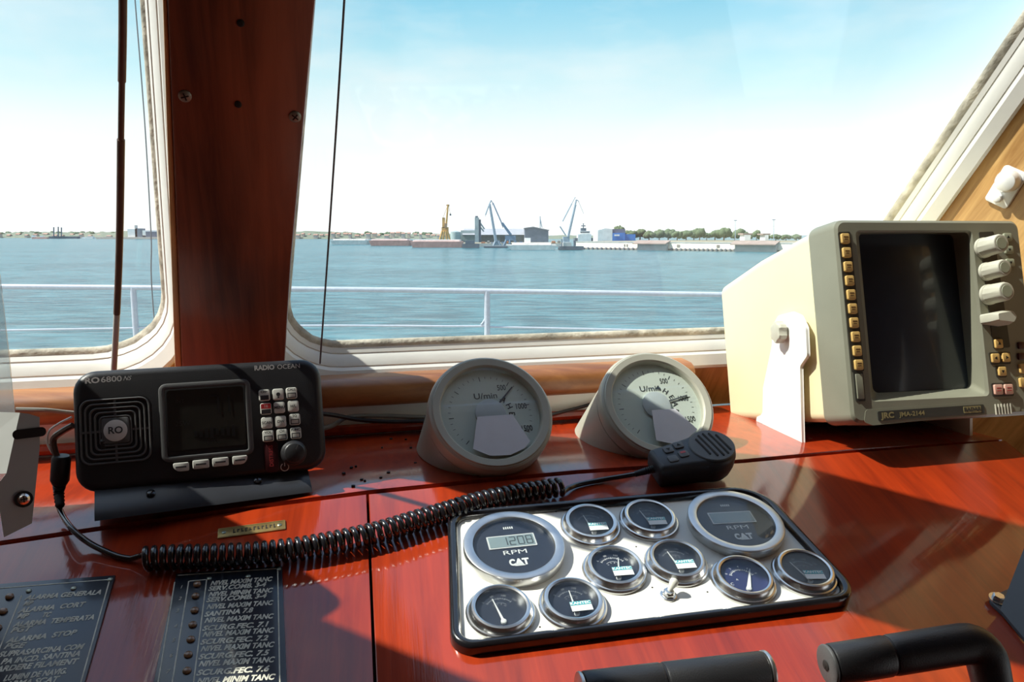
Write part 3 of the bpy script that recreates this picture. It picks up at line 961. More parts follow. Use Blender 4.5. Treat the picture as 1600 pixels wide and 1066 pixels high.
# keypad
keytop = [['CH+', '', 'CALL'], ['16', 'MENU', 'H/L'], ['SCAN', 'DW', 'SQ'], ['VOL', 'CH', 'FUNC']]
KX = {0: [(413, 618), (434.5, 616.5), (455.5, 614.5)], 1: [(415.5, 639), (436.5, 637), (458, 635)], 2: [(417, 661), (438.5, 659), (460.5, 655.5)], 3: [(419, 681.5), (440.5, 679.5), (462, 677)]}
for r in range(4):
    for c in range(3):
        q = rl(*KX[r][c], .0015)
        mb = MB(); mb.prism(rrect(.0118, .0126, .0022, 4), 0, .0032, .0009)
        kb = mb.build('key', M_['keywhite'], radio, M=Matrix.Translation((q.x, q.y, 0)))
        if (r, c) == (1, 0):
            mb = MB(); mb.box((0, .0028, .0033), (.0105, .0055, .0002)); mb.build('red_half', M_['keyred'], kb); kb['label'] = 'key with a red upper half'
            mb = MB(); text(mb, '16', .0045, 0, .0028, .0036); mb.build('key_legend', M_['keywhite'], kb)
            mb = MB(); mb.box((0, -.0032, .0033), (.0100, .0048, .0002)); mb.build('key_legend', M_['keyink'], kb)
            continue
        mb = MB()
        t_ = keytop[r][c]
        if (r, c) == (0, 1): mb.lathe([(.0022, .0033), (.0022, .0034)], 12); mb.box((0, -.0032, .0033), (.0018, .0016, .0002))
        elif (r, c) in ((1, 1), (1, 2), (2, 0), (2, 1)): text(mb, t_, .0042, 0, 0, .0034, bold=.0001)
        else:
            text(mb, t_, .0038, 0, .0038, .0034, bold=.0001)
            if (r, c) in ((0, 2), (2, 2), (3, 0), (3, 1), (3, 2)):
                for dx, dy, w_, h_ in ((0, -.0002, .009, .0009), (0, -.0048, .009, .0009), (-.0042, -.0025, .0009, .0052), (.0042, -.0025, .0009, .0052)): mb.box((dx, dy, .0033), (w_, h_, .0002))
            else: mb.box((0, -.0026, .0033), (.0088, .0050, .0002))
        mb.build('key_legend', M_['keyink'], kb)
# four soft keys under the screen
for k, (px, py) in enumerate(((283, 730), (314, 725.5), (344.5, 722), (375, 719))):
    q = rl(px, py, .0015)
    w_, h_ = .0165 if k in (1, 2) else .0155, .0092
    sk = [(-w_ / 2, -h_ / 2), (w_ / 2, -h_ / 2), (w_ / 2, h_ / 2), (-w_ / 2, h_ / 2)]
    rad = [.0015] * 4
    if k == 0: rad[0] = .007
    if k == 3: rad[1] = .007
    mb = MB(); mb.prism(rpoly(sk, rad, 4), 0, .0032, .0008); kb = mb.build('soft_key', M_['keywhite'], radio, M=Matrix.Translation((q.x, q.y, 0)))
    mb = MB(); mb.box((0, 0, .0033), (.0105, .0016, .0002)); mb.build('key_legend', M_['keyink'], kb)
# knob, red strip, power mark
q = rl(459, 708, .004)
mb = MB(); mb.lathe([(.0140, 0), (.0140, .003), (.0124, .004), (.0120, .012), (.0112, .0145), (.0098, .0155)], 40); kn = mb.build('volume_knob', M_['black'], radio, M=Matrix.Translation((q.x, q.y, 0)))
mb = MB(); mb.box((.003, .0065, .0156), (.0011, .006, .0004), R=Matrix.Rotation(-.5, 3, 'Z')); mb.build('knob_pointer', M_['charcoal'], kn)
q = rl(424, 714, .001)
mb = MB(); mb.prism(rrect(.0150, .034, .005, 5), -.0003, .0012, .0004); rs = mb.build('distress_cover', M_['redstrip'], radio, M=Matrix.Translation((q.x, q.y, 0)))
mb = MB(); text(mb, 'DISTRESS', .0058, 0, .001, .0014, PI / 2, bold=.0001); mb.build('cover_lettering', M_['redink'], rs)
q = rl(445, 730, .0005)
mb = MB(); arc(mb, .0042, 120, 420, .0009, .0003, 20); mb.bar((0, .001), (0, .0052), .0009, .0003); mb.build('power_mark', M_['silver_print'], radio, M=Matrix.Translation((q.x, q.y, 0)))
for t_, px, py, sz, sx_, bd, nm, sh_ in (('RO', 144, 595, .0082, 1.2, .0003, 'model_lettering', 0), ('6800', 174, 593, .0082, 1.22, .0001, 'model_lettering', 0), ('NS', 198, 591.5, .0066, .9, 0, 'model_lettering', .4), ('RADIO', 413, 575, .0073, .96, .0003, 'maker_lettering', 0), ('OCEAN', 451, 573, .0073, 1.0, 0, 'maker_lettering', 0)):
    q = rl(px, py); tx = MB(); text(tx, t_, sz, q.x, q.y, .0004, sx=sx_, bold=bd, shear=sh_); tx.build(nm, M_['silver_print'], radio)
# its mounting bracket: tray, side arms and ribbed knobs
bq0, bq1 = LEDGE.at(148, 818), LEDGE.at(488, 772)
bx_ = (bq1 - bq0); bx_.z = 0; BL_ = bx_.length; bx_.normalize()
by_ = V((-bx_.y, bx_.x, 0))
BM = Matrix(((bx_.x, by_.x, 0, bq0.x), (bx_.y, by_.y, 0, bq0.y), (0, 0, 1, LZ + .0022), (0, 0, 0, 1)))
BMl = RM.inverted() @ BM
br = MB(); br.M = BMl
br.loft([[(x, y, z) for y, z in ((0, 0), (.004, .006), (.026, .022), (.034, .024), (.085, .024), (.085, .0))] for x in (0, .004, BL_ - .004, BL_)])
bro = br.build('bracket', M_['bracket'], radio, angle=25)
for x in (.052, BL_ - .055):
    mb = MB(); mb.M = BMl; mb.lathe([(.0045, 0), (.0045, .002), (.003, .003)], 14, Matrix.Translation((x, .017, .0155)) @ Matrix.Rotation(math.radians(36), 4, 'X')); mb.build('bracket_screw', M_['black_gloss'], bro)
for x in (.010, BL_ - .012):
    mb = MB(); mb.M = BMl
    mb.loft([[(x + dx, y, z) for y, z in ((.030, .012), (.075, .012), (.072, .075), (.050, .085), (.036, .072))] for dx in (-.002, .002)])
    mb.build('bracket_arm', M_['black'], bro)
for x, s_ in ((.018, 1), (BL_ - .030, 1)):
    for k in range(7):
        mb = MB(); mb.M = BMl
        mb.cyl((x + .0024 * k, .046, .030), (x + .0024 * k + .0014, .046, .030), .0105, None, 20); mb.build('bellows_ring', M_['black_soft'], bro)

# ================================================================== SHAFT SPEED INDICATORS
def indicator(px, py, d, yaw, tilt, label, needle, ahead, paper):
    R = .0771
    Mx = frame(ray(px, py) * d, yaw, tilt)
    g = thing('speed_indicator', label, 'dial', Mx, 'round shaft speed indicators on the console ledge')
    mb = MB(Mx)
    prof = [(R * .97, -.17), (R * .97, -.030), (R * .975, -.026), (R * .95, -.0255), (R * .95, -.0235), (R * .985, -.022), (R, -.018), (R, -.006), (R * .985, -.002), (R * .955, 0), (R * .90, -.0005), (R * .88, -.0122)]
    seg = 72
    mb.loft([[(a_ * math.cos(2 * PI * k / seg), a_ * math.sin(2 * PI * k / seg), z) for k in range(seg)] for a_, z in prof])
    bm = mb.bm
    res = bmesh.ops.bisect_plane(bm, geom=bm.verts[:] + bm.edges[:] + bm.faces[:], plane_co=(0, 0, LZ + .0028), plane_no=(0, 0, 1), clear_inner=True)
    bmesh.ops.contextual_create(bm, geom=[e for e in res['geom_cut'] if isinstance(e, bmesh.types.BMEdge)])
    bmesh.ops.transform(bm, matrix=Mx.inverted(), verts=bm.verts[:])
    mb.build('housing', M_['taupe'], g, angle=30)
    Ri = .0620
    ir = MB(); ir.ring([[(a_ * math.cos(2 * PI * k / 72), a_ * math.sin(2 * PI * k / 72), z) for k in range(72)] for a_, z in ((R * .955, -.001), (R * .93, .0018), (Ri * 1.03, .0010), (Ri * 1.01, -.0005), (Ri * .995, -.0030), (Ri * .99, -.0120), (R * .95, -.0120))])
    ir.build('front_ring', M_['taupe'], g, angle=40)
    z0 = -.0085
    mb = MB(); mb.lathe([(Ri, -.0115), (Ri, z0)], 72); mb.build('dial', M_['dial_pale'], g)
    z = z0 + .0003
    mk = MB()
    # scale: 0 at the top, rising clockwise
    for k in range(-15, 18):
        a = math.radians(97 - k * 8.6)
        big = k % 5 == 0
        mk.bar((Ri * (.74 if big else .79) * math.cos(a), Ri * (.74 if big else .79) * math.sin(a)), (Ri * .84 * math.cos(a), Ri * .84 * math.sin(a)), .0009 if big else .0005, z)
    for s_, x_, y_ in (('500', .0200, .0350), ('1000', .0400, .0078), ('1500', .0415, -.0225)):
        text(mk, s_, .0108, x_, y_, z, 0, sx=.70, bold=.00015)
    text(mk, 'U/min', .0112, -.002, Ri * .40, z, sx=1.1, bold=.00012)
    for k, ch in enumerate('AHEAD'):
        a = math.radians((70 if ahead else 43) - 23 * k); text(mk, ch, .0105, Ri * .43 * math.cos(a), Ri * .43 * math.sin(a), z, a - PI / 2, bold=.00015)
    mk.build('dial_marks', M_['ink'], g)
    hb = MB(); hb.lathe([(Ri * .31, z0), (Ri * .31, z0 + .0026), (Ri * .29, z0 + .0030)], 40); hb.build('hub', M_['hub'], g)
    nd = MB(); a = math.radians(needle); nd.loft([[(Ri * r_ * math.cos(a) - w * math.sin(a), Ri * r_ * math.sin(a) + w * math.cos(a), zz) for r_, w in ((.31, .0011), (.31, -.0011), (.78, -.0008), (.78, .0008))] for zz in (z0 + .0012, z0 + .0018)])
    nd.build('needle', M_['needle_grey'], g)
    mb = MB(); mb.lathe([(Ri * .985, -.0022), (Ri * .985, -.0012)], 72); mb.build('cover_glass', M_['clear'], g)
    pp = MB(); pp.prism(paper, -.0009, -.0005); po = pp.build('paper_cover', M_['paper'], g)
    po['label'] = 'trapezoid of grey-white paper taped over the dial'
    return g, Mx


I1, IM1 = indicator(768.6, 642.4, .95, 16.7, 39.5, 'round taupe U/min speed indicator beside the radio, wholly in shade', 46, 0,
                    [(-.031, -.047), (-.012, -.0575), (.012, -.0585), (.031, -.0515), (.040, -.043), (.025, -.006), (-.019, -.006)])
I2, IM2 = indicator(1028.9, 629.2, 1.02, 14.5, 39.2, 'round sunlit taupe U/min speed indicator behind the microphone', 14, 1,
                    [(-.017, -.052), (.004, -.0585), (.024, -.0540), (.043, -.041), (.021, -.010), (-.012, -.010)])

# ================================================================== MICROPHONE AND COILED CORD
MM = frame(ray(1111, 697) * .935, 0, 64)
q = loc(MM, 1019, 718)
MM = MM @ Matrix.Rotation(math.atan2(-q.y, -q.x), 4, 'Z')
q = loc(MM, 1021, 716); ML = -q.x
mic = thing('hand_microphone', 'black hand microphone with a slotted round grille lying in front of the sunlit indicator', 'microphone', MM)
hr = .0300
outl = []
for k in range(25):
    a = math.radians(-118 + 236 * k / 24); outl.append((hr * math.cos(a), hr * 1.0 * math.sin(a)))
outl += [(-.022, .0248), (-.032, .0232)] + rpoly([(-.02, .0), (-.036, .0224), (-ML, .0188), (-ML, -.0188), (-.036, -.0224)], [0, 0, .007, .007, 0], 4)[11:18 + 3] + [(-.032, -.0232), (-.022, -.0248)]
mb = MB()
loops = []
for o_, z in ((-.010, -.036), (-.006, -.0355), (-.003, -.030), (-.0005, -.020), (0, -.008), (-.0008, -.004), (-.0028, -.0012), (-.006, 0)):
    loops.append([(x, y, z) for x, y in offs(outl, o_)])
mb.loft(loops); mb.build('housing', M_['mic'], mic, angle=45)
g = MB(); g.lathe([(.0272, -.0005), (.0272, .0006), (.0262, .0016), (.001, .0022)], 48)
gr = g.build('grille', M_['charcoal'], mic, M=Matrix.Translation((.001, 0, 0)))
for k, (x, l_) in enumerate(((-.012, .030), (-.0055, .040), (.0015, .043), (.0085, .040), (.0150, .030))):
    mb = MB(); mb.prism(rrect(.0024, l_, .0011, 4), .0010, .0026); mb.build('slot', M_['hole'], gr, M=Matrix.Translation((x, 0, 0)) @ Matrix.Rotation(.12, 4, 'Z'))
for (px, py), s_ in zip(((1044, 703.5), (1059.5, 696.5), (1051.5, 717.5), (1068, 710)), ('v', '^', '', 'r')):
    q = loc(MM, px, py)
    mb = MB(); mb.prism(rrect(.0120, .0105, .0025, 4), -.0006, .0016, .0006); kb = mb.build('key', M_['charcoal'], mic, M=Matrix.Translation((q.x, q.y, 0)))
    mk = MB()
    if s_ == 'v': mk.poly([(-.0028, .0018, .0018), (0, -.0026, .0018), (.0028, .0018, .0018)])
    elif s_ == '^': mk.poly([(-.0028, -.0018, .0018), (.0028, -.0018, .0018), (0, .0026, .0018)])
    elif s_ == 'r': mk.box((0, .0022, .0017), (.0065, .0032, .0002))
    if s_: mk.build('key_legend', M_['redink'] if s_ == 'r' else M_['hole'], kb)
    else: mk.bm.free()
# strain relief and the cord
MMi = MM.inverted()
cor = MB(); cor.M = MMi
e0 = MM @ V((-ML + .002, 0, -.016))
dirm = (MM.to_3x3() @ V((-1, 0, 0))).normalized()
e1 = CON.at(992, 741, .012)
sr = MB(); sr.M = MMi
ctr = spline([e0, e0.lerp(e1, .5), e1], 10)
sr.tube(ctr, [(.0052 - .0016 * k / (len(ctr) - 1)) * (1.0 if k % 2 else .84) for k in range(len(ctr))], 14); sr.build('strain_relief', M_['black_soft'], mic, angle=60)
coilpx = [(222, 874), (262, 871), (310, 870), (380, 867), (450, 860), (520, 848), (590, 832), (650, 814), (700, 799), (745, 785), (790, 775), (835, 767), (878, 761)]
cen = spline([CON.at(px, py, .0125) for px, py in coilpx], 40)
acc = [0]
for a, b_ in zip(cen[:-1], cen[1:]): acc.append(acc[-1] + (b_ - a).length)
LT = acc[-1]; NT = 56; per = 14
hel = []
N = NT * per; j = 0
for i in range(N + 1):
    s_ = LT * i / N
    while j < len(acc) - 2 and acc[j + 1] < s_: j += 1
    t_ = (s_ - acc[j]) / max(1e-9, acc[j + 1] - acc[j])
    c0 = cen[j].lerp(cen[j + 1], t_)
    tg_ = (cen[min(j + 1, len(cen) - 1)] - cen[j]).normalized()
    up_ = (NCON - tg_ * NCON.dot(tg_)).normalized(); sd_ = tg_.cross(up_)
    f_ = i / N
    R_ = .0098 - .0012 * f_
    a = 2 * PI * i / per + PI
    hel.append(c0 + (up_ * math.cos(a) + sd_ * math.sin(a)) * R_)
yl = Plane((0, .795, 0), (0, 1, 0)); yl2 = Plane((0, .785, 0), (0, 1, 0))
lead = [yl.at(93, 745), yl.at(92, 778), yl2.at(95, 800), CON.at(112, 826, .012), CON.at(140, 849, .006), CON.at(180, 868, .0035), CON.at(208, 874, .0035)]
tail = [CON.at(888, 763, .005), CON.at(905, 757, .0035), CON.at(945, 749, .004), CON.at(975, 744, .009), e1]
path = spline(lead, 10)[:-1] + hel[3:] + spline(tail, 10)
cor.tube(path, .0030, 8)
cor.build('coiled_cord', M_['black_gloss'], mic, angle=60)
pl = MB(); pl.M = MMi
a_, b_ = yl.at(96, 712), yl.at(93, 757)
pl.tube([a_, a_.lerp(b_, .1), a_.lerp(b_, .85), b_], [.0075, .0092, .0092, .007], 16)
pl.build('plug', M_['black_soft'], mic)
sr = MB(); sr.M = MMi
c_ = spline([b_, yl.at(92, 770), yl2.at(94, 792)], 8)
sr.tube(c_, [(.0066 - .002 * k / (len(c_) - 1)) * (1.0 if k % 2 else .82) for k in range(len(c_))], 14); sr.build('strain_relief', M_['black_soft'], mic, angle=60)

# ================================================================== RADAR
AM = frame(ray(1330, 648) * (.95 / ray(1330, 648).y), 12, 13.5)


def A(px, py, h=0.0): return loc(AM, px, py, h)


q = [A(1304, 344), A(1592, 343), A(1330, 648)]
AX0 = (q[0].x + q[2].x) / 2; AX1 = q[1].x; AY1 = (q[0].y + q[1].y) / 2; AY0 = A(1331, 663).y
AW, AH = AX1 - AX0, AY1 - AY0; ACX, ACY = (AX0 + AX1) / 2, (AY0 + AY1) / 2
radar = thing('radar_display', 'cream and greenish grey marine radar display with a dark tube screen on a white bracket', 'radar', AM)
mb = MB()


def rr(x0, x1, y0, y1, r, z, n=5): return [(x, y, z) for x, y in rrect(x1 - x0, y1 - y0, r, n, (x0 + x1) / 2, (y0 + y1) / 2)]


DB = .31
mb.loft([rr(AX0 + .001, AX1 - .001, AY0 + .002, AY1 - .002, .012, -.040), rr(AX0 + .002, AX1 - .002, AY0 + .002, AY1 - .003, .012, -.085), rr(AX0 - .001, AX1 - .012, AY0 + .003, AY1 - .012, .014, -.19), rr(AX0 - .004, AX1 - .025, AY0 + .006, AY1 - .030, .016, -DB + .004), rr(AX0 - .001, AX1 - .028, AY0 + .009, AY1 - .033, .014, -DB)])
mb.build('housing', M_['cream'], radar, angle=35)
# bezel with the recessed screen opening
op = [A(1335, 360), A(1524, 360), A(1541, 619), A(1363, 628)]
OX0 = (op[0].x + op[3].x) / 2; OX1 = (op[1].x + op[2].x) / 2; OY0 = (op[2].y + op[3].y) / 2; OY1 = (op[0].y + op[1].y) / 2
sp = [A(1340, 364, -.030), A(1508, 365, -.030), A(1509, 606, -.030), A(1364, 616, -.030)]
SX0 = (sp[0].x + sp[3].x) / 2; SX1 = (sp[1].x + sp[2].x) / 2; SY0 = (sp[2].y + sp[3].y) / 2; SY1 = (sp[0].y + sp[1].y) / 2
mb = MB()
mb.ring([rr(AX0 - .002, AX1 + .002, AY0 - .002, AY1 + .002, .014, -.055), rr(AX0 - .0025, AX1 + .0025, AY0 - .0025, AY1 + .0025, .014, -.050), rr(AX0 - .001, AX1 + .001, AY0 - .001, AY1 + .001, .013, -.012), rr(AX0 + .0005, AX1 - .0005, AY0 + .0005, AY1 - .0005, .012, -.003), rr(AX0 + .004, AX1 - .004, AY0 + .004, AY1 - .004, .010, 0),
         rr(OX0, OX1, OY0, OY1, .006, 0), rr(OX0 + .002, OX1 - .003, OY0 + .002, OY1 - .002, .006, -.003), rr(SX0, SX1, SY0, SY1, .008, -.029), rr(SX0, SX1, SY0, SY1, .008, -.040), rr(AX0 + .003, AX1 - .003, AY0 + .003, AY1 - .003, .010, -.055)])
bez = mb.build('bezel', M_['radar_grey'], radar, angle=30)
# tube face, gently domed
mb = MB(); nx, ny = 20, 20
g_ = [[mb.v((SX0 - .002 + (SX1 - SX0 + .004) * i / nx, SY0 - .002 + (SY1 - SY0 + .004) * j_ / ny, -.0385 + .008 * (1 - (2 * i / nx - 1) ** 2) * (1 - .5 * (2 * j_ / ny - 1) ** 2))) for j_ in range(ny + 1)] for i in range(nx + 1)]
for i in range(nx):
    for j_ in range(ny): mb.f((g_[i][j_], g_[i + 1][j_], g_[i + 1][j_ + 1], g_[i][j_ + 1]))
scr = mb.build('screen', M_['crt'], radar)


def strip(name, pts, mat, z0=-.001, z1=.0006, parent=None, rad=.002):
    L = [A(*p) for p in pts]
    mb = MB(); mb.prism(rpoly([(p.x, p.y) for p in L], rad, 3), z0, z1); return mb.build(name, mat, parent or radar)


strip('key_strip', [(1331, 582), (1350, 580), (1328, 362), (1309, 363)], M_['radar_dark'])
for k in range(10):
    px, py = 1319 + (1340 - 1319) * k / 9, 373.5 + (570.5 - 373.5) * k / 9
    q = A(px, py)
    mb = MB(); mb.prism(rrect(.0112, .0130, .002, 3), 0, .0035, .0008); kb = mb.build('menu_key', M_['amber'], radar, M=Matrix.Translation((q.x, q.y, .0005)))
    mb = MB(); mb.box((0, .002, .0036), (.006, .0012, .0002)); mb.box((0, -.001, .0036), (.0048, .0012, .0002)); mb.build('key_legend', M_['amber_ink'], kb)
q = A(1342.5, 604)
mb = MB(); mb.prism(rrect(.0135, .037, .0015, 3), -.001, .0006); sl = mb.build('slot_frame', M_['radar_dark'], radar, M=Matrix.Translation((q.x, q.y, 0)))
mb = MB(); mb.prism(rrect(.0095, .031, .001, 3), .0004, .0022, .0005); mb.build('slider', M_['radar_grey'], sl)
# right hand controls
strip('control_strip', [(1552, 545), (1578, 543), (1552, 362), (1529, 363)], M_['radar_dark'])
for k, (px, py) in enumerate(((1535, 388), (1540, 425), (1543, 461), (1547, 499))):
    q = A(px, py)
    mb = MB()
    if k < 3:
        R_ = .0125 if k != 1 else .0112
        loops = []
        for z, f_ in ((0, 1.08), (.004, 1.08), (.0045, 1.0), (.027, .95), (.030, .88), (.0305, .80)):
            loops.append([((R_ * f_ * (1 + (.035 if i % 3 == 0 and z < .028 and z > .004 else 0))) * math.cos(2 * PI * i / 36), (R_ * f_ * (1 + (.035 if i % 3 == 0 and z < .028 and z > .004 else 0))) * math.sin(2 * PI * i / 36), z) for i in range(36)])
        mb.loft(loops)
    else:
        mb.loft([[(x, y, z) for x, y in rpoly([(-.016, -.006), (.012, -.010), (.018, 0), (.012, .010), (-.016, .006)], .003, 3)] for z in (0, .016)] + [[(x * .8 + .001, y * .7, .026) for x, y in rpoly([(-.016, -.006), (.012, -.010), (.018, 0), (.012, .010), (-.016, .006)], .003, 3)]])
    kn = mb.build('control_knob', M_['knobw'], radar, M=Matrix.Translation((q.x, q.y, .0006)), angle=25)
    if k < 3:
        mb = MB(); mb.lathe([(R_ * .62, .0304), (R_ * .60, .0310)], 24); mb.build('knob_cap', M_['greenkey'], kn)
for k, (px, py) in enumerate(((1573, 371), (1575, 391), (1577, 411))):
    q = A(px, py); mb = MB(); mb.prism(rrect(.0125, .0105, .002, 3), -.0005, .0028, .0007); kb = mb.build('gain_key', M_['greenkey'], radar, M=Matrix.Translation((q.x, q.y, 0)))
    mb = MB(); s_ = -1 if k == 0 else 1; mb.poly([(-.0022, .0015 * s_, .003), (.0022, .0015 * s_, .003), (0, -.0022 * s_, .003)]); mb.build('key_legend', M_['hole'], kb)
for nm, pts in (('arrow_pad', [(1556, 546), (1568, 546), (1566, 528), (1550, 528)]), ('arrow_pad', [(1548, 570), (1579, 569), (1578, 550), (1544, 551)]), ('arrow_pad', [(1557, 590), (1573, 590), (1570, 571), (1554, 572)]), ('clear_pad', [(1551, 620), (1584, 619), (1581, 598), (1548, 599)])):
    strip(nm, pts, M_['radar_dark'])
for (px, py), a in (((1558.5, 537.5), 90), ((1553.5, 560), 180), ((1570, 559), 0), ((1564, 580.5), 270)):
    q = A(px, py); mb = MB(); mb.prism(rrect(.0112, .0118, .0018, 3), 0, .0030, .0007); kb = mb.build('arrow_key', M_['amber'], radar, M=Matrix.Translation((q.x, q.y, .0004)))
    mb = MB(); mb.poly([(.0028 * math.cos(math.radians(a + b_)), .0028 * math.sin(math.radians(a + b_)), .0032) for b_ in (0, 120, 240)]); mb.build('key_legend', M_['hole'], kb)
for px, py in ((1558, 609), (1574, 608.5)):
    q = A(px, py); mb = MB(); mb.prism(rrect(.0122, .0132, .0018, 3), 0, .0030, .0007); kb = mb.build('clear_key', M_['pinkkey'], radar, M=Matrix.Translation((q.x, q.y, .0004)))
    mb = MB(); mb.box((0, .002, .0031), (.0066, .0012, .0002)); mb.box((0, -.0015, .0031), (.0066, .0012, .0002)); mb.build('key_legend', M_['redink'], kb)
for k in range(6):
    q = A(1555 + 4.6 * k, 640 - .3 * k); mb = MB(); mb.box((q.x, q.y, .0008), (.0013, .0135, .0022)); mb.build('vent_rib', M_['knobw'], radar)
lip = strip('lower_lip', [(1364, 665), (1594, 643), (1592, 622), (1552, 626), (1352, 641), (1350, 660)], M_['radar_grey'], z0=-.052, z1=.0005, rad=.004)
lb = strip('name_strip', [(1372, 658), (1538, 646), (1536, 632), (1370, 643)], M_['radar_dark'], z1=.0012)
lb2 = []
qa, qb = A(1376, 650), A(1530, 639.5); an = math.atan2(qb.y - qa.y, qb.x - qa.x)
for t_, px, py, sz, b_ in (('JRC', 1386, 649.5, .0098, .0004), ('JMA-2144', 1424, 646.8, .0078, .0002)):
    q = A(px, py); tx = MB(); text(tx, t_, sz, q.x, q.y, .0015, an, sx=1.15, bold=b_); tx.build('name_lettering', M_['gold_print'], lb)
q = A(1518, 640); tx = MB(); tx.M = Matrix.Translation((q.x, q.y, .0014)) @ Matrix.Rotation(an, 4, 'Z')
tx.prism(rrect(.026, .0085, .001, 2), -.0003, .0002); tx.build('word_badge', M_['gold_print'], lb)
tx = MB(); text(tx, 'RADAR', .0068, q.x, q.y, .0019, an, sx=1.1, bold=.0003); tx.build('badge_lettering', M_['radar_dark'], lb)
# the hinged block of keys on the far edge of the bezel
mb = MB(); mb.loft([[(x, y, z) for x, y in rpoly([(AX1 - .002, AY0 + .025), (AX1 + .030, AY0 + .03), (AX1 + .030, AY0 + .125), (AX1 - .002, AY0 + .15)], .004, 3)] for z in (-.040, -.004, 0)])
sb = mb.build('side_keypad', M_['radar_dark'], radar)
for py in (576, 598):
    q = A(1598, py); mb = MB(); mb.prism(rrect(.0130, .0125, .0018, 3), 0, .0032, .0007); mb.build('side_key', M_['amber'], sb, M=Matrix.Translation((q.x, q.y, .0003)))
for py in (540, 557):
    q = A(1595, py); mb = MB(); mb.prism(rrect(.0110, .0090, .0015, 3), 0, .0022, .0007); mb.build('side_key', M_['redstrip'], sb, M=Matrix.Translation((q.x, q.y, .0003)))
# white U bracket standing on the ledge
yv = math.radians(7)
bX = V((math.cos(yv), math.sin(yv), 0)); bY = V((-math.sin(yv), math.cos(yv), 0))
bO = LEDGE.at(1253, 702)
BKM = Matrix(((bX.x, bY.x, 0, bO.x), (bX.y, bY.y, 0, bO.y), (0, 0, 1, LZ + .002), (0, 0, 0, 1)))
SPl = Plane(bO, bX)                                    # plane of the visible side plate
BKi = BKM.inverted()


def B(px, py):
    q_ = BKi @ SPl.at(px, py); return (q_.y, q_.z)


side = [B(1252, 701), B(1250, 572), B(1261, 556), B(1259, 512), B(1250, 494), B(1236, 488), B(1216, 493), B(1207, 510), B(1206, 540), B(1181, 657)]
b0 = min(p[0] for p in side); side[0] = (.0, 0); side[-1] = (side[-1][0], 0)
mb = MB(); mb.M = AM.inverted() @ BKM @ Matrix(((0, 0, 1, 0), (1, 0, 0, 0), (0, 1, 0, 0), (0, 0, 0, 1)))
mb.prism(rpoly(side, [.002, .006, .006, .010, .012, .012, .012, .010, .01, .004], 4), 0, .004, .001)
plate = mb.build('bracket', M_['white'], radar, angle=30)
mb = MB(); mb.M = AM.inverted() @ BKM
yb = side[-1][0]
mb.loft([[(x, y, z) for x, y in rrect(.250, yb - .002, .004, 3, .125, yb / 2)] for z in (0, .004)])
mb.build('bracket_base', M_['white'], plate)
mb = MB(); mb.M = AM.inverted() @ BKM
mb.loft([[(.248 + z, y, h) for y, h in ((0, 0), (.01, .10), (.02, .15), (.06, .15), (.09, .10), (yb, 0))] for z in (-.004, 0)])
mb.build('bracket_arm', M_['white'], plate)
kc = SPl.at(1226, 519); kl = BKi @ kc
mb = MB(); mb.M = AM.inverted() @ BKM @ Matrix.Translation(kl) @ Matrix.Rotation(-PI / 2, 4, 'Y')
prof = []
for z, R_ in ((0, .0105), (.003, .0110), (.0035, .0148), (.012, .0150), (.0145, .0138), (.015, .0120)):
    prof.append([(R_ * (1.05 if i % 6 < 3 else .93) * math.cos(2 * PI * i / 36), R_ * (1.05 if i % 6 < 3 else .93) * math.sin(2 * PI * i / 36), z) for i in range(36)])
mb.loft(prof); kn = mb.build('clamp_knob', M_['knobw'], plate, angle=28)
mb = MB(); mb.M = AM.inverted() @ BKM
for x, y in ((.022, .020),):
    mb.lathe([(.004, .0035), (.004, .006), (.003, .007)], 12, Matrix.Translation((x, y, 0)))
mb.build('bracket_screw', M_['screwm'], plate)

# ================================================================== ALARM PLATES, BRASS PLATE
def alarm_plate(label, pts, rows, lamps, lines, nums, screws):
    o = CON.at(*pts[1])
    g = thing('alarm_plate', label, 'plate', CM @ Matrix.Translation(CMi @ o), 'engraved black alarm plates on the console')
    gi = g.matrix_world.inverted()

    def G(px, py, h=.0): return gi @ CON.at(px, py, h)
    mb = MB(); mb.prism([tuple(G(*p)[:2]) for p in pts], .0004, .0030, .0006); mb.build('plate', M_['plateblk'], g)
    ln = MB()
    for p0, p1 in lines:
        a, b_ = G(*p0, .003), G(*p1, .003)
        ln = MB(); ln.bar(a, b_, .0011, .0032); ln.build('engraved_line', M_['engrave'], g)
    for t_, p0, p1 in rows:
        a, b_ = G(*p0, .003), G(*p1, .003)
        L = (b_ - a).length
        cu = bpy.data.curves.new('t', 'FONT'); cu.body = t_; cu.size = 1
        ob = bpy.data.objects.new('t', cu); me = ob.to_mesh(); w_ = max(v.co.x for v in me.vertices); ob.to_mesh_clear()
        bpy.data.objects.remove(ob); bpy.data.curves.remove(cu)
        sz = .0080
        tx = MB(); text(tx, t_, sz, a.x, a.y, .0033, math.atan2(b_.y - a.y, b_.x - a.x), sx=L / (w_ * sz), bold=.00032, align='LEFT', shear=.22)
        tx.build('engraved_lettering', M_['engrave'], g)
    for px, py in lamps:
        q = G(px, py, .003); mb = MB(); mb.lathe([(.0035, .0028), (.0035, .0042), (.0026, .0052), (.0008, .0056)], 20, Matrix.Translation((q.x, q.y, 0))); mb.build('warning_lamp', M_['lens'], g)
    for px, py, t_ in nums:
        q = G(px, py, .003); tx = MB(); text(tx, t_, .0058, q.x, q.y, .0033, .1, shear=.2); tx.build('engraved_numeral', M_['engrave'], g)
    for px, py in screws:
        q = G(px, py, .003); mb = MB(); mb.lathe([(.0024, .0026), (.0024, .0036), (.0016, .0042)], 14, Matrix.Translation((q.x, q.y, 0))); mb.build('screw', M_['screwm'], g)
    return g


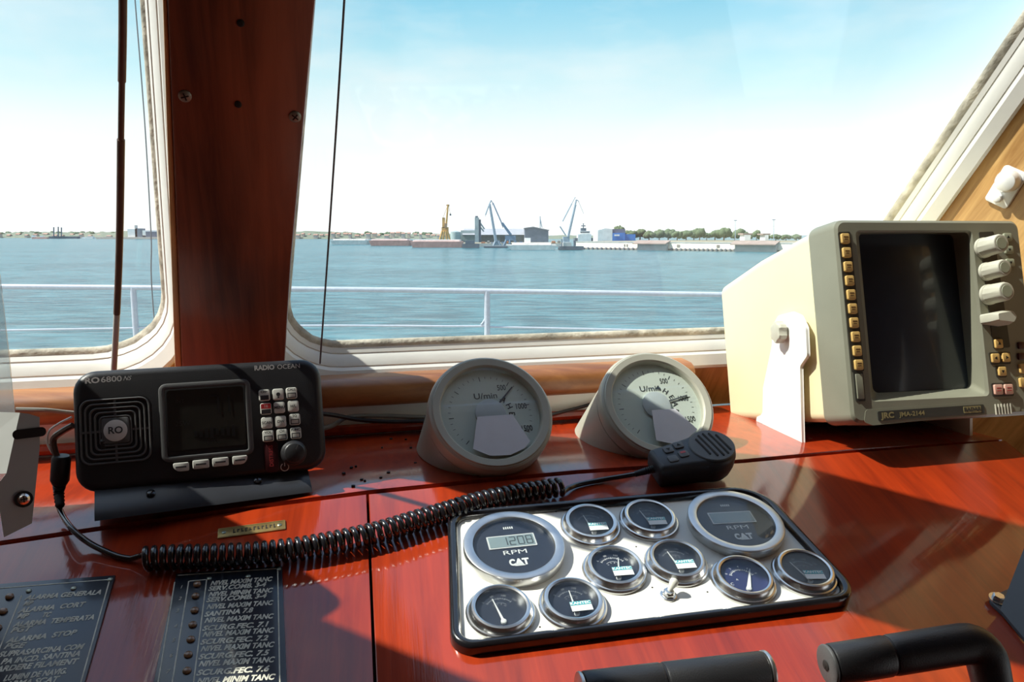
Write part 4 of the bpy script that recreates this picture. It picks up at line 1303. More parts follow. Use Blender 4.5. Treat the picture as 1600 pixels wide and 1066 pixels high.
R2 = ['NIVEL MAXIM TANC', 'SERV.COMB. 3-4', 'NIVEL MINIM TANC', 'SERV.COMB. 3-4', 'NIVEL MAXIM TANC', 'SANTINA 7.8', 'NIVEL MAXIM TANC', 'SCURG.FEC. 7.1', 'NIVEL MAXIM TANC', 'SCURG.FEC. 7.2', 'NIVEL MAXIM TANC', 'SCURG.FEC. 7.5', 'NIVEL MAXIM TANC', 'SCURG.FEC. 7.6', 'NIVEL MINIM TANC', 'SCURG.FEC. 7.6']
yy = [909, 917.5, 926.5, 935, 946, 957.5, 967, 979.5, 989, 1001, 1011.5, 1024, 1035, 1049, 1062, 1078]
rows = []
for i, (t_, y) in enumerate(zip(R2, yy)):
    f_ = i / 15
    x0 = 329 - 23 * f_ - (2 if i % 2 else 0)
    x1 = (424 + 4 * f_) if i % 2 == 0 else (414 + 6 * f_)
    if 'SANTINA' in t_: x1 = 394
    rows.append((t_, (x0, y + 3.5), (x1, y - 3.5)))
alarm_plate('black engraved plate listing NIVEL MAXIM TANC alarms, below the coiled cord', [(228, 1130), (451, 1130), (441, 888), (276, 900)], rows,
            [(308, 914), (305.5, 932), (304, 954.5), (301, 977), (298, 1000), (294, 1024), (292, 1049), (288, 1077)],
            [((295, 908.5), (262, 1110)), ((323, 905.5), (297, 1110)), ((296, 908.5), (323, 906)), ((434, 892), (438, 1110)), ((278, 899.5), (439, 888.5)), ((273, 910), (240, 1110))],
            [(283, 918, '1'), (281, 936, '2'), (277, 955, '3'), (274, 979, '4'), (271, 1001, '5'), (267, 1025, '6'), (262, 1050, '7')], [(327, 904.5), (388, 901), (436, 889.5)])
R1 = [('ALARMA GENERALA', (40, 935), (158, 926)), ('MP', (37, 944), (50, 943)), ('ALARMA  CORT', (30, 955), (131, 945)), ('MP', (27, 964), (43, 963)), ('TC', (66, 962), (78, 961)), ('ALARMA  TEMPERATA', (22, 977), (147, 965)), ('PGT', (17, 986), (47, 983)), ('ALARMA  STOP', (11, 1002), (118, 989)), ('PGE', (7, 1011), (37, 1009)), ('SUPRASARCINA COM', (-2, 1024), (129, 1011)), ('PA INCD. SANTINA', (2, 1035), (125, 1022)), ('ARDERE FILAMENT', (-6, 1047), (120, 1034)), ('LUMINI DE NAVIG.', (6, 1061), (104, 1049)), ('ALARMA SCAT', (-10, 1073), (90, 1062))]
alarm_plate('black engraved plate headed ALARMA GENERALA, at the very edge of the console', [(-140, 1130), (116, 1130), (181, 902.5), (-80, 922)], R1,
            [(15, 933), (5, 956), (-4, 982), (-14, 1010)], [((34, 931), (-20, 1060)), ((-70, 925), (176, 905.5)), ((171, 908), (110, 1125))], [], [(45, 924), (115, 920), (172, 906)])
q = C(394, 828); qa = C(343, 836); qb = C(447, 822)
bpM = CM @ Matrix.Translation((q.x, q.y, 0)) @ Matrix.Rotation(math.atan2(qb.y - qa.y, qb.x - qa.x), 4, 'Z')
bp_ = thing('brass_plate', 'small worn brass name plate on the console below the radio', 'plate', bpM)
Lb = (C(447, 822) - C(341, 836)).length
mb = MB(); mb.prism(rrect(Lb, .0150, .0008, 2), .0002, .0014, .0003); mb.build('plate', M_['brass'], bp_)
mb = MB(); mb.ring([[(x, y, z) for x, y in rrect(Lb - d, .0150 - d, .0006, 2)] for d, z in ((.0012, .0013), (.0012, .0017), (.0026, .0017), (.0026, .0013))]); mb.build('raised_rim', M_['brass'], bp_)
for x in (-Lb / 2 + .006, Lb / 2 - .006):
    mb = MB(); mb.lathe([(.0022, .001), (.0022, .002), (.0014, .0024)], 12, Matrix.Translation((x, 0, 0))); mb.build('screw', M_['screwm'], bp_)
mb = MB()
for k in range(11):
    x = -.018 + .0040 * k; h = (.006, .0045, .0050, .006, .0042)[k % 5]
    mb.box((x, 0, .0015), (.0011, h, .0004)); mb.box((x + .0011, (h / 2 - .0008) * (1 if k % 2 else -1), .0015), (.0016, .0010, .0004))
mb.build('worn_engraving', M_['hole'], bp_)

# ================================================================== THROTTLE GRIPS, CORNER BRACKET
def grip(label, p0, p1, y0, y1, R, bend):
    a = Plane((0, y0, 0), (0, 1, 0)).at(*p0); b_ = Plane((0, y1, 0), (0, 1, 0)).at(*p1)
    g = thing('control_grip', label, 'handle', Matrix.Translation(a), 'black control lever grips')
    M = Matrix.Translation(-a); d = (b_ - a).normalized()
    m_ = a.lerp(b_, .44)
    mb = MB(M); mb.cyl(a, a + d * .003, R * 1.0, None, 40, .0012); mb.build('end_cap', M_['charcoal' if bend else 'brushed'], g)
    mb = MB(M); mb.cyl(a - d * .0005, a - d * .0012, .004, .003, 20); mb.cyl(a - d * .0012, a - d * .0015, .0016, None, 8); mb.build('cap_screw', M_['hole'], g)
    mb = MB(M); mb.cyl(a + d * .0035, m_, R, None, 40, .0018); mb.build('grip_sleeve', M_['black'], g)
    mb = MB(M); mb.cyl(m_ - d * .002, m_ + d * .003, R * .93, None, 32); mb.build('groove', M_['black_soft'], g)
    if bend:
        dn = V((.10, -.35, -.93)).normalized()
        L = [m_ + d * .001]
        Lg = (b_ - m_).length
        pts = [m_ + d * .0012, m_ + d * .004] + [m_ + d * (Lg * k / 5) for k in range(1, 5)]
        c = b_
        for k in range(7):
            th = PI / 2 * k / 6
            pts.append(c + d * (R * 1.05 * math.sin(th)) + dn * (R * 1.05 * (1 - math.cos(th))))
        end = pts[-1]
        pts += [end + dn * .03, end + dn * .075]
        rr_ = [R * .96] + [R] * (len(pts) - 3) + [R * .9, R * .75]
        mb = MB(M); mb.tube(pts, rr_, 40); mb.build('grip_sleeve', M_['black'], g, angle=50)
        base = pts[-1]
    else:
        mb = MB(M); mb.cyl(m_ + d * .001, b_, R, None, 40, .0018); mb.build('grip_sleeve', M_['black'], g)
        mb = MB(M); mb.cyl(b_ + d * .0003, b_ + d * .004, R * 1.02, None, 40, .001); mb.build('end_cap', M_['brushed'], g)
        base = a.lerp(b_, .3) + V((0, 0, -R))
        base = base + V((0, -.01, -.02))
    # lever down to the console
    q_ = Plane(CON.o, CON.n); h = (base - CON.o).dot(CON.n) / CON.n.z
    foot = base + V((0, 0, -h + .0012))
    mb = MB(M); mb.tube([base + V((0, 0, .012)), base.lerp(foot, .5), foot], [.0075, .0075, .010], 16); mb.build('lever', M_['brushed'], g)
    return g


grip('black lever grip curving down, the one nearest the grey corner bracket', (1291, 1040), (1506, 1006), .545, .560, .0148, True)
grip('straight black lever grip with steel end rims, below the toggle switch', (905, 1083), (1193, 1049), .545, .575, .0150, False)

gq = CON.at(1562, 944)
gb = thing('corner_bracket', 'blue-grey metal bracket bolted to the console at its far edge', 'bracket', CM @ Matrix.Translation(CMi @ gq))
gi = gb.matrix_world.inverted()


def G(px, py, h=0.0): return gi @ CON.at(px, py, h)


mb = MB(); mb.prism(rpoly([tuple(G(*p)[:2]) for p in ((1606, 1000), (1660, 930), (1584, 920), (1540, 940))], [.004, .004, .006, .010], 4), .0004, .0042, .0008); mb.build('foot', M_['navy'], gb)
q = G(1559, 937, .004); mb = MB(); mb.lathe([(.0085, .0040), (.0085, .0055)], 24, Matrix.Translation((q.x, q.y, 0))); mb.build('washer', M_['steel'], gb)
mb = MB(); mb.lathe([(.0058, .0055), (.0058, .0085), (.0048, .0095)], 6, Matrix.Translation((q.x, q.y, 0))); mb.build('bolt', M_['steel'], gb, angle=20)
pa, pb = G(1563, 953, .004), G(1640, 1045, .004)
tp, tb = G(1606, 898, .0), G(1690, 985, .0)
up_ = V((.0, .010, .055))
mb = MB(); mb.loft([[pa + V((0, 0, dz)), pb + V((0, 0, dz)), pb + V((.050, .045, .055 + dz)), pa + V((.050, .045, .055 + dz))] for dz in (-.0032, .0)])
mb.build('upright', M_['navy'], gb)

# ================================================================== THINGS AT THE CABIN'S PORT EDGE
lp = Plane((0, .80, 0), V((.55, -.80, .22)))
L = [lp.at(*p) for p in ((31, 645), (46, 647), (62, 652), (62, 700), (50, 818), (6, 840), (-6, 760), (10, 740))]
lo = LEDGE.at(30, 838)
sb = thing('equipment_box', 'grey equipment box beside the radio: folded metal side with screw, unseen body added to cast shade', 'equipment box', Matrix.Translation((L[4].x, L[4].y, min(p.z for p in L))))
Mi = sb.matrix_world.inverted()
mb = MB(Mi); nl = lp.n
mb.loft([[p + nl * t_ for p in L] for t_ in (-.0018, 0)]); mb.build('face', M_['greymetal'], sb, angle=20)
mb = MB(Mi); fl_ = V((-.75, .1, .0))
e0, e1 = L[0], L[6]
mb.loft([[p for p in (e0 + nl * t_, L[7] + nl * t_, L[7] + fl_ * .07 + nl * t_ + V((0, 0, -.005)), e0 + fl_ * .07 + nl * t_)] for t_ in (-.0018, 0)]); mb.build('flange', M_['greymetal'], sb)
hb = MB(Mi); pl_ = [(-.705, .812), (-.608, .742), (-.522, .65), (-.72, .47), (-.90, .66)]  # unseen body, added and shaped to throw its shadow across the console
hb.loft([[V((x, y, z)) for x, y in rpoly(list(reversed(pl_)), .012, 4)] for z in (-.372, .110)] + [[V((x, y, .116)) for x, y in offs(rpoly(list(reversed(pl_)), .012, 4), -.006)]]); hb.build('housing', M_['greymetal'], sb)
q = lp.at(37, 780, .0005)
Ms = Mi @ Matrix.Translation(q) @ nl.to_track_quat('Z', 'Y').to_matrix().to_4x4()
screw(sb, Ms, .0038, 'steel', 'screw', .002)
mb = MB(); mb.lathe([(.0056, .0002), (.0056, .0008)], 28); mb.build('washer', M_['hole'], sb, M=Ms)
q = lp.at(46, 677, .0004)
mb = MB(); mb.prism([(x * 1.0, y) for x, y in rrect(.020, .0065, .003, 5)], -.0006, .0006); mb.build('slotted_hole', M_['hole'], sb, M=Mi @ Matrix.Translation(q) @ nl.to_track_quat('Z', 'Y').to_matrix().to_4x4())
# clear acrylic sheet beside it
ap_ = Plane((0, .70, 0), V((.35, -.93, .05)))
P4 = [ap_.at(*p) for p in ((-60, 428), (-1, 428), (14, 560), (27, 700), (31, 800), (-60, 806))]
ac = thing('acrylic_sheet', 'clear greyish acrylic sheet in front of the grey equipment box', 'sheet', Matrix.Translation(P4[4]))
mb = MB(ac.matrix_world.inverted()); mb.loft([[p + ap_.n * t_ for p in P4] for t_ in (-.003, 0)]); mb.build('pane', M_['acryl'], ac)
# rod and strings
rod_p = [PF.at(192, -40, .012), PF.at(191.5, 60, .012), PF.at(189.5, 183, .012), PF.at(187, 366, .012), PF.at(183, 480, .014), PF.at(178, 575, .018), PF.at(173, 650, .03)]
rod = thing('antenna_rod', 'slim brown sheathed rod bending down inside the smaller window, behind the radio', 'rod', Matrix.Translation(rod_p[-1]))
rm = Matrix.Translation(-rod_p[-1])
sp_ = spline(rod_p, 10)
mb = MB(rm); mb.tube(sp_[:17], .0036, 12); mb.build('upper_sheath', M_['brownrod'], rod)
mb = MB(rm); mb.tube(sp_[16:23], .0029, 12); mb.build('sleeve', M_['brownrod'], rod)
mb = MB(rm); mb.tube(sp_[22:42], .0037, 12); mb.build('lower_sheath', M_['brownrod'], rod)
mb = MB(rm); mb.tube(sp_[41:], .0034, 12); mb.build('bare_end', M_['greymetal'], rod)
st = [PF.at(541, -60, .006), PF.at(538, 0, .006), PF.at(526, 190, .006), PF.at(512, 400, .006), PF.at(500, 568, .014)]
mb = MB(Matrix.Translation(-st[-1])); mb.tube(spline(st, 8), .0011, 8)
o = mb.build('blind_cord', M_['cord_grey']); o.location = st[-1]; tag(o, 'thin dark cord hanging in front of the big window beside the mahogany post', 'cord')
p9 = Plane((0, 3.2, 0), (0, 1, 0))
st = [p9.at(207, -60), p9.at(211, 0), p9.at(226, 190), p9.at(236, 366), p9.at(241, 500)]
st.append(V((st[-1].x + .05, 3.2, -1.62)))
mb = MB(Matrix.Translation(-st[-1])); mb.tube(spline(st, 8), .0026, 8)
o = mb.build('rigging_wire', M_['cord_grey']); o.location = st[-1]; tag(o, 'thin rigging wire outside the smaller window, next to the brown rod', 'wire')

# ================================================================== CABLES ALONG THE SILL
def cable(label, pts, r, mat, name='cable'):
    P = spline(pts, 8); o_ = P[0].copy()
    mb = MB(Matrix.Translation(-o_)); mb.tube(P, r, 8); o = mb.build(name, M_[mat]); o.location = o_
    return tag(o, label, 'cable', 'cables lying along the sill')


def SL(px, py, d=1.100, z=None): return Plane(SD * d, SD).at(px, py)


cable('black cable running from the radio to the shaded indicator, uppermost of the bundle', [SL(430, 640, 1.06), SL(515, 648, 1.09), SL(560, 656, 1.10), SL(610, 659, 1.10), SL(662, 658, 1.10), SL(720, 660, 1.10)], .0030, 'cableblk')
cable('olive grey cable under the black one behind the radio', [SL(440, 680, 1.07), SL(512, 668, 1.095), SL(545, 652, 1.108), SL(600, 650, 1.112), SL(660, 652, 1.112), SL(730, 650, 1.112)], .0032, 'cablegrey')
cable('thick dark pipe lying in the angle between ledge and sill', [ship(-.62, 1.112, LZ + .011), ship(-.20, 1.112, LZ + .011), ship(.0, 1.112, LZ + .011), ship(.22, 1.112, LZ + .011), ship(.52, 1.112, LZ + .011)], .0075, 'mahogany')
cable('black cable rising behind the sunlit indicator', [SL(862, 648, 1.10), SL(905, 637, 1.11), SL(945, 627, 1.112), SL(1010, 624, 1.112)], .0026, 'cableblk')
cable('thin grey wires lying on the sill between the grey equipment box and the radio', [SL(25, 640, 1.06), SL(70, 641, 1.06), SL(110, 645, 1.07), SL(170, 650, 1.08)], .0028, 'cablegrey')
cable('thin white wire looping beside the radio', [yl.at(112, 652), yl.at(92, 662), yl.at(77, 674), yl.at(74, 692), yl.at(82, 708), yl.at(92, 716)], .0011, 'white', 'looped_wire')
cable('short red-brown cable bending behind the radio plug', [yl.at(114, 665), yl.at(98, 674), yl.at(84, 686), yl.at(86, 706), yl.at(94, 722)], .0034, 'brownrod', 'plug_cable')

# clip lamp on the sunlit side wall
qc = RWM.inverted() @ RWP.at(1573, 292)
cl = thing('clear_plastic_clip', 'clear white plastic light clip on the sunlit wooden side wall', 'clip', RWM @ Matrix.Translation((qc.x, qc.y, 0)) @ Matrix.Rotation(.1, 4, 'Z'))
mb = MB(); mb.prism(rrect(.034, .056, .005, 4), .0004, .006, .002); mb.build('base', M_['clip'], cl)
mb = MB(); mb.lathe([(.016, .006), (.016, .016), (.013, .023), (.006, .026)], 28, Matrix.Translation((0, .010, 0))); mb.build('lens', M_['clip'], cl)
mb = MB(); mb.lathe([(.006, .006), (.0055, .013), (.003, .0145)], 18, Matrix.Translation((0, -.018, 0))); mb.build('button', M_['clip'], cl)

# ================================================================== THE HARBOUR
HM = {}
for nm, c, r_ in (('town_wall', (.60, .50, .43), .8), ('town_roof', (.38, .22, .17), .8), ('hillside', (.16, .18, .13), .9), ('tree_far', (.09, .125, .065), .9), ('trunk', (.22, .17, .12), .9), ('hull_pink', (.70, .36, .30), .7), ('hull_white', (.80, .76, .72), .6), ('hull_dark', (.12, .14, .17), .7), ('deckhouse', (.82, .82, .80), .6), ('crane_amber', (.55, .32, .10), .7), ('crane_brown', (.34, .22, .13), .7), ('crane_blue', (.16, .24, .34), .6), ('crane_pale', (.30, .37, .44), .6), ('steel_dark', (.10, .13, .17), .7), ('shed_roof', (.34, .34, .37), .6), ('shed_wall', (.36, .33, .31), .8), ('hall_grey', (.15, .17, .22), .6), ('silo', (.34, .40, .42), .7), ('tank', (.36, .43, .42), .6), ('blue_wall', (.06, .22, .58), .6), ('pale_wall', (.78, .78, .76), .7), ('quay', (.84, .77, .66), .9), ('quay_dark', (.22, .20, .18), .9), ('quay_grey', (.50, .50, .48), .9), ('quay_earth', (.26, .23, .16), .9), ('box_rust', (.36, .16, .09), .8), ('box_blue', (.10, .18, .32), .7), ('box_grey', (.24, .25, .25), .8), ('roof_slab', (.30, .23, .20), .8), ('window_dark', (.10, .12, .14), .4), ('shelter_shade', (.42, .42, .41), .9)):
    HM[nm] = pm('harbour_' + nm, c, r_, var=.12, scale=.6)


def hp(px, py, D): return Plane((0, D, 0), (0, 1, 0)).at(px, py)


def hbox(mb, x0, x1, y0, y1, D, dep=8.0, O=None, slope=0.0):
    """a block that stands at distance D; its face spans the given points of the photograph"""
    a = hp(x0, y1, D); b_ = hp(x1, y0, D)
    mb.loft([[(a.x, D, z), (b_.x, D, z), (b_.x, D + dep, z + slope), (a.x, D + dep, z + slope)] for z in (a.z, b_.z)])


def dist(py): return 5.0 / ((py - 367) / FPX) * .991


def hthing(name, label, cat, px, py, group=None):
    D = dist(py); o = hp(px, py, D)
    t_ = thing(name, label, cat, Matrix.Translation((o.x, D, -5.0)), group)
    return t_, D, Matrix.Translation((-o.x, -D, 5.0))


def hpart(t_, M, D, name, mat, boxes, dep=8.0):
    mb = MB(M)
    for b_ in boxes: hbox(mb, b_[0], b_[1], b_[2], b_[3], D + (b_[4] if len(b_) > 4 else 0), b_[5] if len(b_) > 5 else dep)
    return mb.build(name, HM[mat], t_)


def hbars(t_, M, D, name, mat, lines, w=.35, off=0.0):
    for p0, p1 in lines:
        a, b_ = hp(*p0, D + off), hp(*p1, D + off)
        mb = MB(M); mb.cyl(a, b_, w * 1.45, None, 6); mb.build(name, HM[mat], t_)


# far shore: two low hills with a town
rnd = random.Random(3)


def hill(label, x0, x1, prof, D, base):
    mb = MB(); n = 90; top_ = []; front = []; back = []
    for k in range(n + 1):
        px = x0 + (x1 - x0) * k / n
        y = prof(px) + rnd.uniform(-.9, .9)
        a = hp(px, base, D); b_ = hp(px, y, D + 60)
        front.append((a.x, D, -5.2)); top_.append((b_.x, D + 60, b_.z)); back.append((b_.x, D + 160, -5.2))
    mb.loft([front, top_, back], False, False, closed=False)
    for i in range(n): mb.poly([front[i], front[i + 1], back[i + 1], back[i]])
    return tag(mb.build('far_shore', HM['hillside']), kind='structure')


hill('', -60, 300, lambda x: 364.5 - 2.0 * math.exp(-((x - 60) / 60) ** 2) - 3.0 * math.exp(-((x - 190) / 50) ** 2), dist(371.8), 371.8)
hill('', 440, 990, lambda x: 363.5 - 2.5 * math.exp(-((x - 480) / 40) ** 2) + 2.0 * (x > 560) + 2.5 * (x > 720), dist(373.4), 374)
for k in range(44):
    left_ = k < 18
    px = (-5 + k * 14.2 if left_ else 462 + (k - 18) * 9.2) + rnd.uniform(-.8, .8)
    D = (dist(371.8) if left_ else dist(373.4)) + 3 + 14 * (k % 3)
    y1 = rnd.uniform(368.5, 371.0) if left_ else rnd.uniform(366.5, 371.5)
    w_, h_ = rnd.uniform(3, 7), rnd.uniform(1.5, 3.0)
    a = hp(px, y1, D)
    t_ = thing('house', 'small pale house with a reddish roof in the town along the far shore', 'house', Matrix.Translation((a.x, D, a.z)), 'houses on the far shore')
    b_ = hp(px + w_, y1 - h_, D); W, H = b_.x - a.x, b_.z - a.z
    mb = MB(); mb.loft([[(0, 0, z), (W, 0, z), (W, 8, z), (0, 8, z)] for z in (-6, H)]); mb.build('wall', HM['town_wall'], t_)
    mb = MB(); mb.loft([[(x, -.4, H), (x, 4, H + .45 * H + .6), (x, 8.4, H)] for x in (-.3, W + .3)]); mb.build('roof', HM['town_roof'], t_)


def blob(name, label, cat, px, y0, y1, wpx, D, group, base=None):
    a = hp(px, y1, D); b_ = hp(px + wpx / 2, y0, D)
    if base is not None: a.z = base
    W = b_.x - a.x; H = b_.z - a.z
    t_ = thing(name, label, cat, Matrix.Translation((a.x, D, a.z)), group)
    mb = MB()
    for k in range(7):
        an = 2 * PI * k / 6
        r_ = rnd.uniform(.42, .6)
        c = (0, 0, H * .72) if k == 6 else (math.cos(an) * W * .55, math.sin(an) * W * .5, H * rnd.uniform(.42, .72))
        mb.ball(c, 1, 2, (W * r_, W * r_, H * rnd.uniform(.26, .34)))
    for v in mb.bm.verts: v.co *= 1 + rnd.uniform(-.05, .05)
    mb.build('crown', HM['tree_far'], t_, angle=180)
    mb = MB(); mb.cyl((0, 0, 0 if base is not None else -1.5), (0, 0, H * .5), W * .10, W * .06, 6); mb.build('trunk', HM['trunk'], t_)


for k in range(26):
    px = 4 + k * 9.6 + rnd.uniform(-3, 3)
    blob('tree', 'low dark tree on the skyline of the far shore', 'tree', px, 362.5 + rnd.uniform(-1.5, 1.2), 368.5, rnd.uniform(7, 12), dist(371.8) + 50 + 26 * (k % 3), 'trees on the far shore')
for k in range(20):
    px = 462 + k * 11.0 + rnd.uniform(-3, 3)
    blob('tree', 'low dark tree on the skyline of the far shore', 'tree', px, 363 + rnd.uniform(-1.5, 1.5), 369.5, rnd.uniform(7, 12), dist(373.4) + 50 + 24 * (k % 3), 'trees on the far shore')
# port side: works, masts, launch
t_, D, M = hthing('factory', 'pale waterside works with a chimney, seen through the smaller window', 'factory', 205, 373.5)
hpart(t_, M, D, 'wall', 'pale_wall', [(200, 212, 358, 373.5), (222, 247, 360, 368)])
hpart(t_, M, D, 'block', 'hall_grey', [(213, 222, 357, 373.5), (228, 247, 362, 371, -1)])
hpart(t_, M, D, 'chimney', 'quay_grey', [(211.5, 213.5, 352, 373)], 2)
hpart(t_, M, D, 'quay_wall', 'town_wall', [(150, 250, 370.5, 373.8, -3)])
t_, D, M = hthing('launch', 'small red and white boat off the far shore in the smaller window', 'boat', 62, 373.2)
hpart(t_, M, D, 'hull', 'hull_pink', [(50, 73, 370.8, 373.4)], 5); hpart(t_, M, D, 'wheelhouse', 'deckhouse', [(49, 54, 368, 371.2), (62, 67, 368.5, 371)], 4)
t_, D, M = hthing('pontoon', 'dark pontoon with three masts off the far shore in the smaller window', 'pontoon', 92, 373)
hpart(t_, M, D, 'hull', 'hull_dark', [(76, 120, 369.5, 373)], 8)
hbars(t_, M, D, 'mast', 'steel_dark', [((84, 370), (84, 355)), ((91, 370), (91, 354.5)), ((96, 370), (96, 355.5))], .5)
t_, D, M = hthing('ferry', 'white boat low on the water in the smaller window', 'boat', 137, 373)
hpart(t_, M, D, 'hull', 'deckhouse', [(128, 145, 370.5, 372.8)], 6); hpart(t_, M, D, 'cabin', 'hull_white', [(136, 144, 369, 370.7)], 4)


def barge(label, x0, x1, y0, y1, mat, dark=None, rake=4):
    t_, D, M = hthing('barge', label, 'barge', (x0 + x1) / 2, y1, 'cargo barges moored across the water')
    a, b_ = hp(x0, y1, D), hp(x1, y0, D)
    mb = MB(M); r_ = hp(x0 + rake, y1, D).x - a.x
    mb.loft([[(a.x + r_, D, -5.2), (b_.x - r_ * .5, D, -5.2), (b_.x - r_ * .5, D + 11, -5.2), (a.x + r_, D + 11, -5.2)], [(a.x, D - .3, b_.z), (b_.x, D - .3, b_.z), (b_.x, D + 11.3, b_.z), (a.x, D + 11.3, b_.z)]])
    mb.build('hull', HM[mat], t_)
    mb = MB(M); mb.loft([[(a.x + r_, D + 1, z), (b_.x - r_, D + 1, z), (b_.x - r_, D + 10, z), (a.x + r_, D + 10, z)] for z in (b_.z + .02, b_.z + .7)]); mb.build('hatch_coaming', HM['hull_white'], t_)
    return t_, D, M


barge('white barge moored at the near end of the row of barges, beside the post', 516, 574, 375.5, 382, 'hull_white')
barge('pink barge moored between the white barge and the longest pink barge', 576, 640, 375.8, 383.8, 'hull_pink')
barge('longest pink barge, moored below the amber crane', 641, 722, 377.5, 386.5, 'hull_pink')
t_, D, M = barge('pale green-white barge moored in front of the grey hall', 791, 870, 383, 390.2, 'hull_white', rake=9)
hpart(t_, M, D, 'wheelhouse', 'deckhouse', [(820, 829, 372, 383, 3, 5)])
t_, D, M = hthing('tugboat', 'dark work boat moored at the end of the longest pink barge', 'boat', 733, 387.5)
hpart(t_, M, D, 'hull', 'hull_dark', [(722, 748, 381, 387.5)], 6); hpart(t_, M, D, 'deckhouse', 'steel_dark', [(727, 741, 376, 381.3)], 4)
t_, D, M = hthing('work_barge', 'dark low pontoon under the two blue cranes', 'pontoon', 775, 387.2)
hpart(t_, M, D, 'hull', 'hull_dark', [(756, 793, 384.8, 387.5)], 8)
t_, D, M = hthing('dredger', 'dark flat boat moored against the pale quay wall', 'boat', 890, 390.3)
hpart(t_, M, D, 'hull', 'hull_dark', [(874, 912, 385, 390.3)], 7); hpart(t_, M, D, 'deckhouse', 'quay_grey', [(880, 892, 379, 385.3)], 4)
hbars(t_, M, D, 'mast', 'steel_dark', [((878, 385), (878, 374)), ((897, 385), (897, 376))], .15)

# the works behind the barges
t_, D, M = hthing('storage_tank', 'pale round storage tank between the amber crane and the long shed', 'tank', 711, 383)
a, b_ = hp(703, 381, D + 20), hp(719, 362.5, D + 20)
mb = MB(M); mb.cyl(((a.x + b_.x) / 2, D + 24, -5), ((a.x + b_.x) / 2, D + 24, b_.z), (b_.x - a.x) / 2, None, 28); mb.build('shell', HM['tank'], t_)
mb = MB(M); mb.cyl(((a.x + b_.x) / 2, D + 24, b_.z), ((a.x + b_.x) / 2, D + 24, b_.z + .7), (b_.x - a.x) / 2 * 1.01, .5, 28); mb.build('roof', HM['silo'], t_)
t_, D, M = hthing('warehouse', 'long grey-roofed warehouse behind the blue cranes', 'warehouse', 790, 383)
hpart(t_, M, D, 'wall', 'shed_wall', [(744, 819, 366, 383, 26, 25)])
a, b_ = hp(718, 357, D + 24), hp(822, 357, D + 24); e_ = hp(722, 367, D + 24)
mb = MB(M); mb.loft([[(x, D + 23, e_.z), (x, D + 40, a.z), (x, D + 56, e_.z)] for x in (hp(722, 357, D + 24).x, hp(819, 357, D + 24).x)]); mb.build('roof', HM['shed_roof'], t_)
hpart(t_, M, D, 'gable', 'tank', [(720, 744, 360, 380, 27, 20)])
hpart(t_, M, D, 'doorway', 'quay_dark', [(748, 776, 370, 382, 25.5, .4), (782, 800, 371, 382, 25.5, .4)])
t_, D, M = hthing('cargo_hall', 'dark blue-grey cargo hall at the end of the long warehouse', 'warehouse', 838, 383.5)
a, b_ = hp(820, 383, D + 14), hp(857, 357, D + 14); e_ = hp(857, 360.5, D + 14)
mb = MB(M); L = [(a.x, -5), (b_.x, -5), (b_.x, e_.z), ((a.x * .65 + b_.x * .35), b_.z + .5), (a.x, b_.z - .1)]
mb.loft([[(x, y, z) for x, z in L] for y in (D + 14, D + 44)]); mb.build('wall', HM['hall_grey'], t_)
mb = MB(M); mb.loft([[(x, y, z) for x, z in ((L[4][0] - .4, L[4][1]), (L[3][0], L[3][1]), (L[2][0] + .4, L[2][1]), (L[2][0] + .4, L[2][1] + .4), (L[3][0], L[3][1] + .4), (L[4][0] - .4, L[4][1] + .4))] for y in (D + 13.6, D + 44)]); mb.build('roof', HM['shed_roof'], t_)
t_, D, M = hthing('silo_tower', 'tall pale silo tower with a chute at the end of the long warehouse', 'silo', 747, 383.5)
hpart(t_, M, D, 'tower', 'silo', [(742, 748, 340, 383, 16, 5)]); hpart(t_, M, D, 'lift_shaft', 'steel_dark', [(747.5, 751, 343, 383, 16.5, 4)]); hpart(t_, M, D, 'head_house', 'steel_dark', [(742.5, 746.5, 337.5, 340.5, 17, 3)])
hbars(t_, M, D, 'chute', 'silo', [((750, 348), (757, 358)), ((750, 354), (756, 362))], .3, 17)

# cranes
t_, D, M = hthing('dock_crane', 'amber dock crane with a raised jib above the longest pink barge', 'crane', 695, 383.5, 'cranes over the moored barges')
Dk = D + 16
hbars(t_, M, Dk, 'leg', 'crane_amber', [((687, 376), (691, 361)), ((703, 376), (699, 361)), ((692, 376), (694, 361)), ((698, 376), (697, 361))], .4)
hpart(t_, M, Dk, 'machine_house', 'crane_amber', [(690, 700, 355, 362)], 4)
hpart(t_, M, Dk, 'tower', 'crane_amber', [(691, 695, 340, 356)], 2)
hpart(t_, M, Dk, 'cabin', 'crane_brown', [(694.5, 698, 349, 356, -1)], 2)
hbars(t_, M, Dk, 'jib', 'crane_amber', [((696, 358), (699.5, 320)), ((697.5, 358), (700.5, 320))], .2)
hbars(t_, M, Dk, 'stay', 'crane_brown', [((692, 341), (699.5, 321))], .08)
hpart(t_, M, Dk, 'jib_head', 'crane_brown', [(697.5, 702, 319.5, 322)], 1)
hbars(t_, M, Dk, 'hook_line', 'crane_brown', [((701.5, 321), (703.5, 334.5))], .07)
hpart(t_, M, Dk, 'hook', 'steel_dark', [(702.5, 705, 334, 337)], .8)


